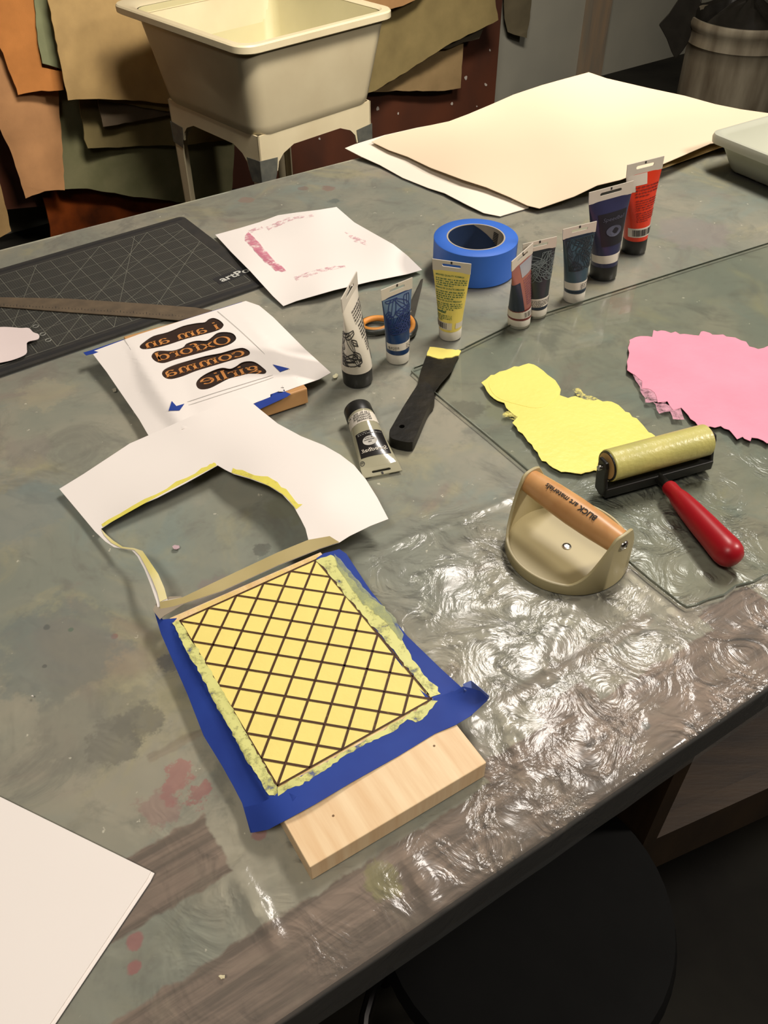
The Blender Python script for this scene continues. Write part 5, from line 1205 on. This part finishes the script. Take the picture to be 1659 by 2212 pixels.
shole = [(218, 1142), (250, 1121), (300, 1092), (340, 1075), (400, 1044), (440, 1022), (470, 1005), (485, 1014), (505, 1024), (540, 1034), (580, 1049), (610, 1068), (635, 1095), (650, 1122), (660, 1142), (666, 1166), (600, 1193), (500, 1240), (395, 1290), (362, 1296), (355, 1270), (342, 1240), (325, 1215), (308, 1190), (290, 1184), (265, 1181), (245, 1168), (230, 1155)]
stp_ = root('stencil_paper', W(480, 1080), 'large white stencil sheet with a cut-out opening, hinged above the lattice block', 'stencil')
drape('sheet', so, sh, m_paper, stp_, holes=[shole], step=14)
m_ye = sheer('yellow_edge_ink', (246, 234, 110), .9, 50, (.25, .45), amin=.2)
m_yst = pm('yellow_stained_strip', (232, 218, 120), rough=.6, scale=18, col2=(240, 230, 190))
def band(pts, offs, w0, seed): 
    pts = curve(pts, 5, False); v, f = ribbon2d(pts, 1.0); out = []; back = []
    R = random.Random(seed)
    for i, p in enumerate(pts):
        a_ = pts[max(i - 1, 0)]; b_ = pts[min(i + 1, len(pts) - 1)]; dx, dy = b_[0] - a_[0], b_[1] - a_[1]; l = math.hypot(dx, dy) or 1
        w_ = w0 * R.uniform(.6, 1.3); out.append(p); back.append((p[0] + dy / l * w_ * offs, p[1] - dx / l * w_ * offs))
    return out + back[::-1]
drape('ink_edge', band([(222, 1138), (340, 1072), (440, 1020), (468, 1005)], 1, 8, 3), sh, m_ye, stp_, step=14, lift=.0003, thick=.0001)
drape('ink_edge', band([(500, 1021), (560, 1040), (610, 1067), (640, 1100)], 1, 14, 4), sh, m_ye, stp_, step=14, lift=.0003, thick=.0001)
drape('ink_edge', [(218, 1142), (230, 1155), (245, 1168), (265, 1181), (290, 1184), (308, 1190), (325, 1215), (342, 1240), (355, 1270), (361, 1293), (345, 1300), (340, 1280), (328, 1250), (314, 1222), (302, 1200), (290, 1188), (262, 1184), (240, 1172), (225, 1156)], sh, m_yst, stp_, step=10, lift=.0006, thick=.0001)
drape('ink_edge', [(366, 1296), (395, 1290), (500, 1240), (600, 1193), (666, 1166), (712, 1158), (733, 1171), (690, 1185), (600, 1221), (480, 1276), (396, 1304), (347, 1336), (345, 1300)], sh, pm('stained_hinge', (166, 150, 96), rough=.6, scale=14, col2=(180, 164, 112)), stp_, step=14, lift=.0006, thick=.0001)
props(drape('clear_tape', [(345, 1290), (392, 1288), (397, 1305), (355, 1330), (345, 1338), (330, 1318)], lambda a_, b_: .0245, sheer('matte_clear_tape', (170, 158, 138), .75, 20, (0, .1), amin=.6), step=14, thick=.0002), 'matte clear tape holding the left end of the stencil hinge', 'tape')

# ------------------------------------------------------------------ near left paper stack
for h_, o_, lb2 in ((.0012, [(-60, 1700), (0, 1727), (334, 1887), (325, 1905), (120, 2212), (60, 2300), (-60, 2300)], 'lower of the two white sheets at the bottom left corner'), (.0028, [(-60, 1692), (0, 1721), (326, 1882), (318, 1898), (108, 2212), (50, 2300), (-60, 2300)], 'upper of the two white sheets at the bottom left corner')):
    props(drape('paper_sheet', o_, flat(h_), m_paper, step=60, thick=.0006), lb2, 'paper', 'white sheets at the bottom left')

# ------------------------------------------------------------------ paint flakes
fl = [(380, 1182, 9, (196, 170, 176), 'pale pink paint flake lying inside the stencil opening'), (247, 842, 7, (206, 200, 178), 'small whitish flake left of the paper mask'), (414, 1329, 5, (210, 204, 180), 'thin white flake left of the lattice block'),
      (480, 2110, 9, (216, 206, 170), 'small cream chip near the table edge at the bottom'), (725, 812, 8, (222, 216, 178), 'cream paint flake beside the black cap of the white tube'), (70, 1503, 3, (220, 216, 206), 'tiny white crumb far left on the bare table')]
for i, (x, y, r, c, lb2) in enumerate(fl):
    R = random.Random(i); q = [(x + r * R.uniform(.5, 1) * math.cos(t), y + r * .75 * R.uniform(.5, 1) * math.sin(t)) for t in [2 * math.pi * k / 9 for k in range(9)]]
    props(mk('paint_flake', *g_slab([W(a_, b_, .0016 + .001 * R.random()) for a_, b_ in q], Vector((0, 0, -.0006))), pm('flake_%d' % i, c)), lb2, 'flake', 'paint flakes on the table')

# the film lies flat wherever something stands on it
def settle_plastic():
    o = bpy.data.objects['plastic_sheet']; me = o.data; n = len(me.vertices); co = np.zeros(n * 3); me.vertices.foreach_get('co', co); co = co.reshape(n, 3)
    wx = co[:, 0] + o.location.x; wy = co[:, 1] + o.location.y; m_ = np.zeros(n, bool)
    polys = [[(p.x, p.y) for p in gt], [(p.x, p.y) for p in pts_board], [(p.x, p.y) for p in bl_]]
    for P_ in polys:
        cxp = sum(p[0] for p in P_) / len(P_); cyp = sum(p[1] for p in P_) / len(P_); ins = np.zeros(n, bool)
        P_ = [(cxp + (p[0] - cxp) * 1.03, cyp + (p[1] - cyp) * 1.03) for p in P_]
        for i in range(len(P_)):
            (x1, y1), (x2, y2) = P_[i], P_[(i + 1) % len(P_)]
            if y1 == y2: continue
            c = ((y1 > wy) != (y2 > wy)) & (wx < (x2 - x1) * (wy - y1) / (y2 - y1) + x1); ins ^= c
        m_ |= ins
    m_ |= (wx - bc0.x) ** 2 + (wy - bc0.y) ** 2 < (R0 + .004) ** 2
    for o_ in COL.objects:
        if o_.get('category') == 'paint tube': m_ |= (wx - o_.location.x) ** 2 + (wy - o_.location.y) ** 2 < .0225 ** 2
    top = m_ & (co[:, 2] > -.0005)
    co[top, 2] = np.minimum(co[top, 2], .0004); me.vertices.foreach_set('co', co.ravel()); me.update()
settle_plastic()
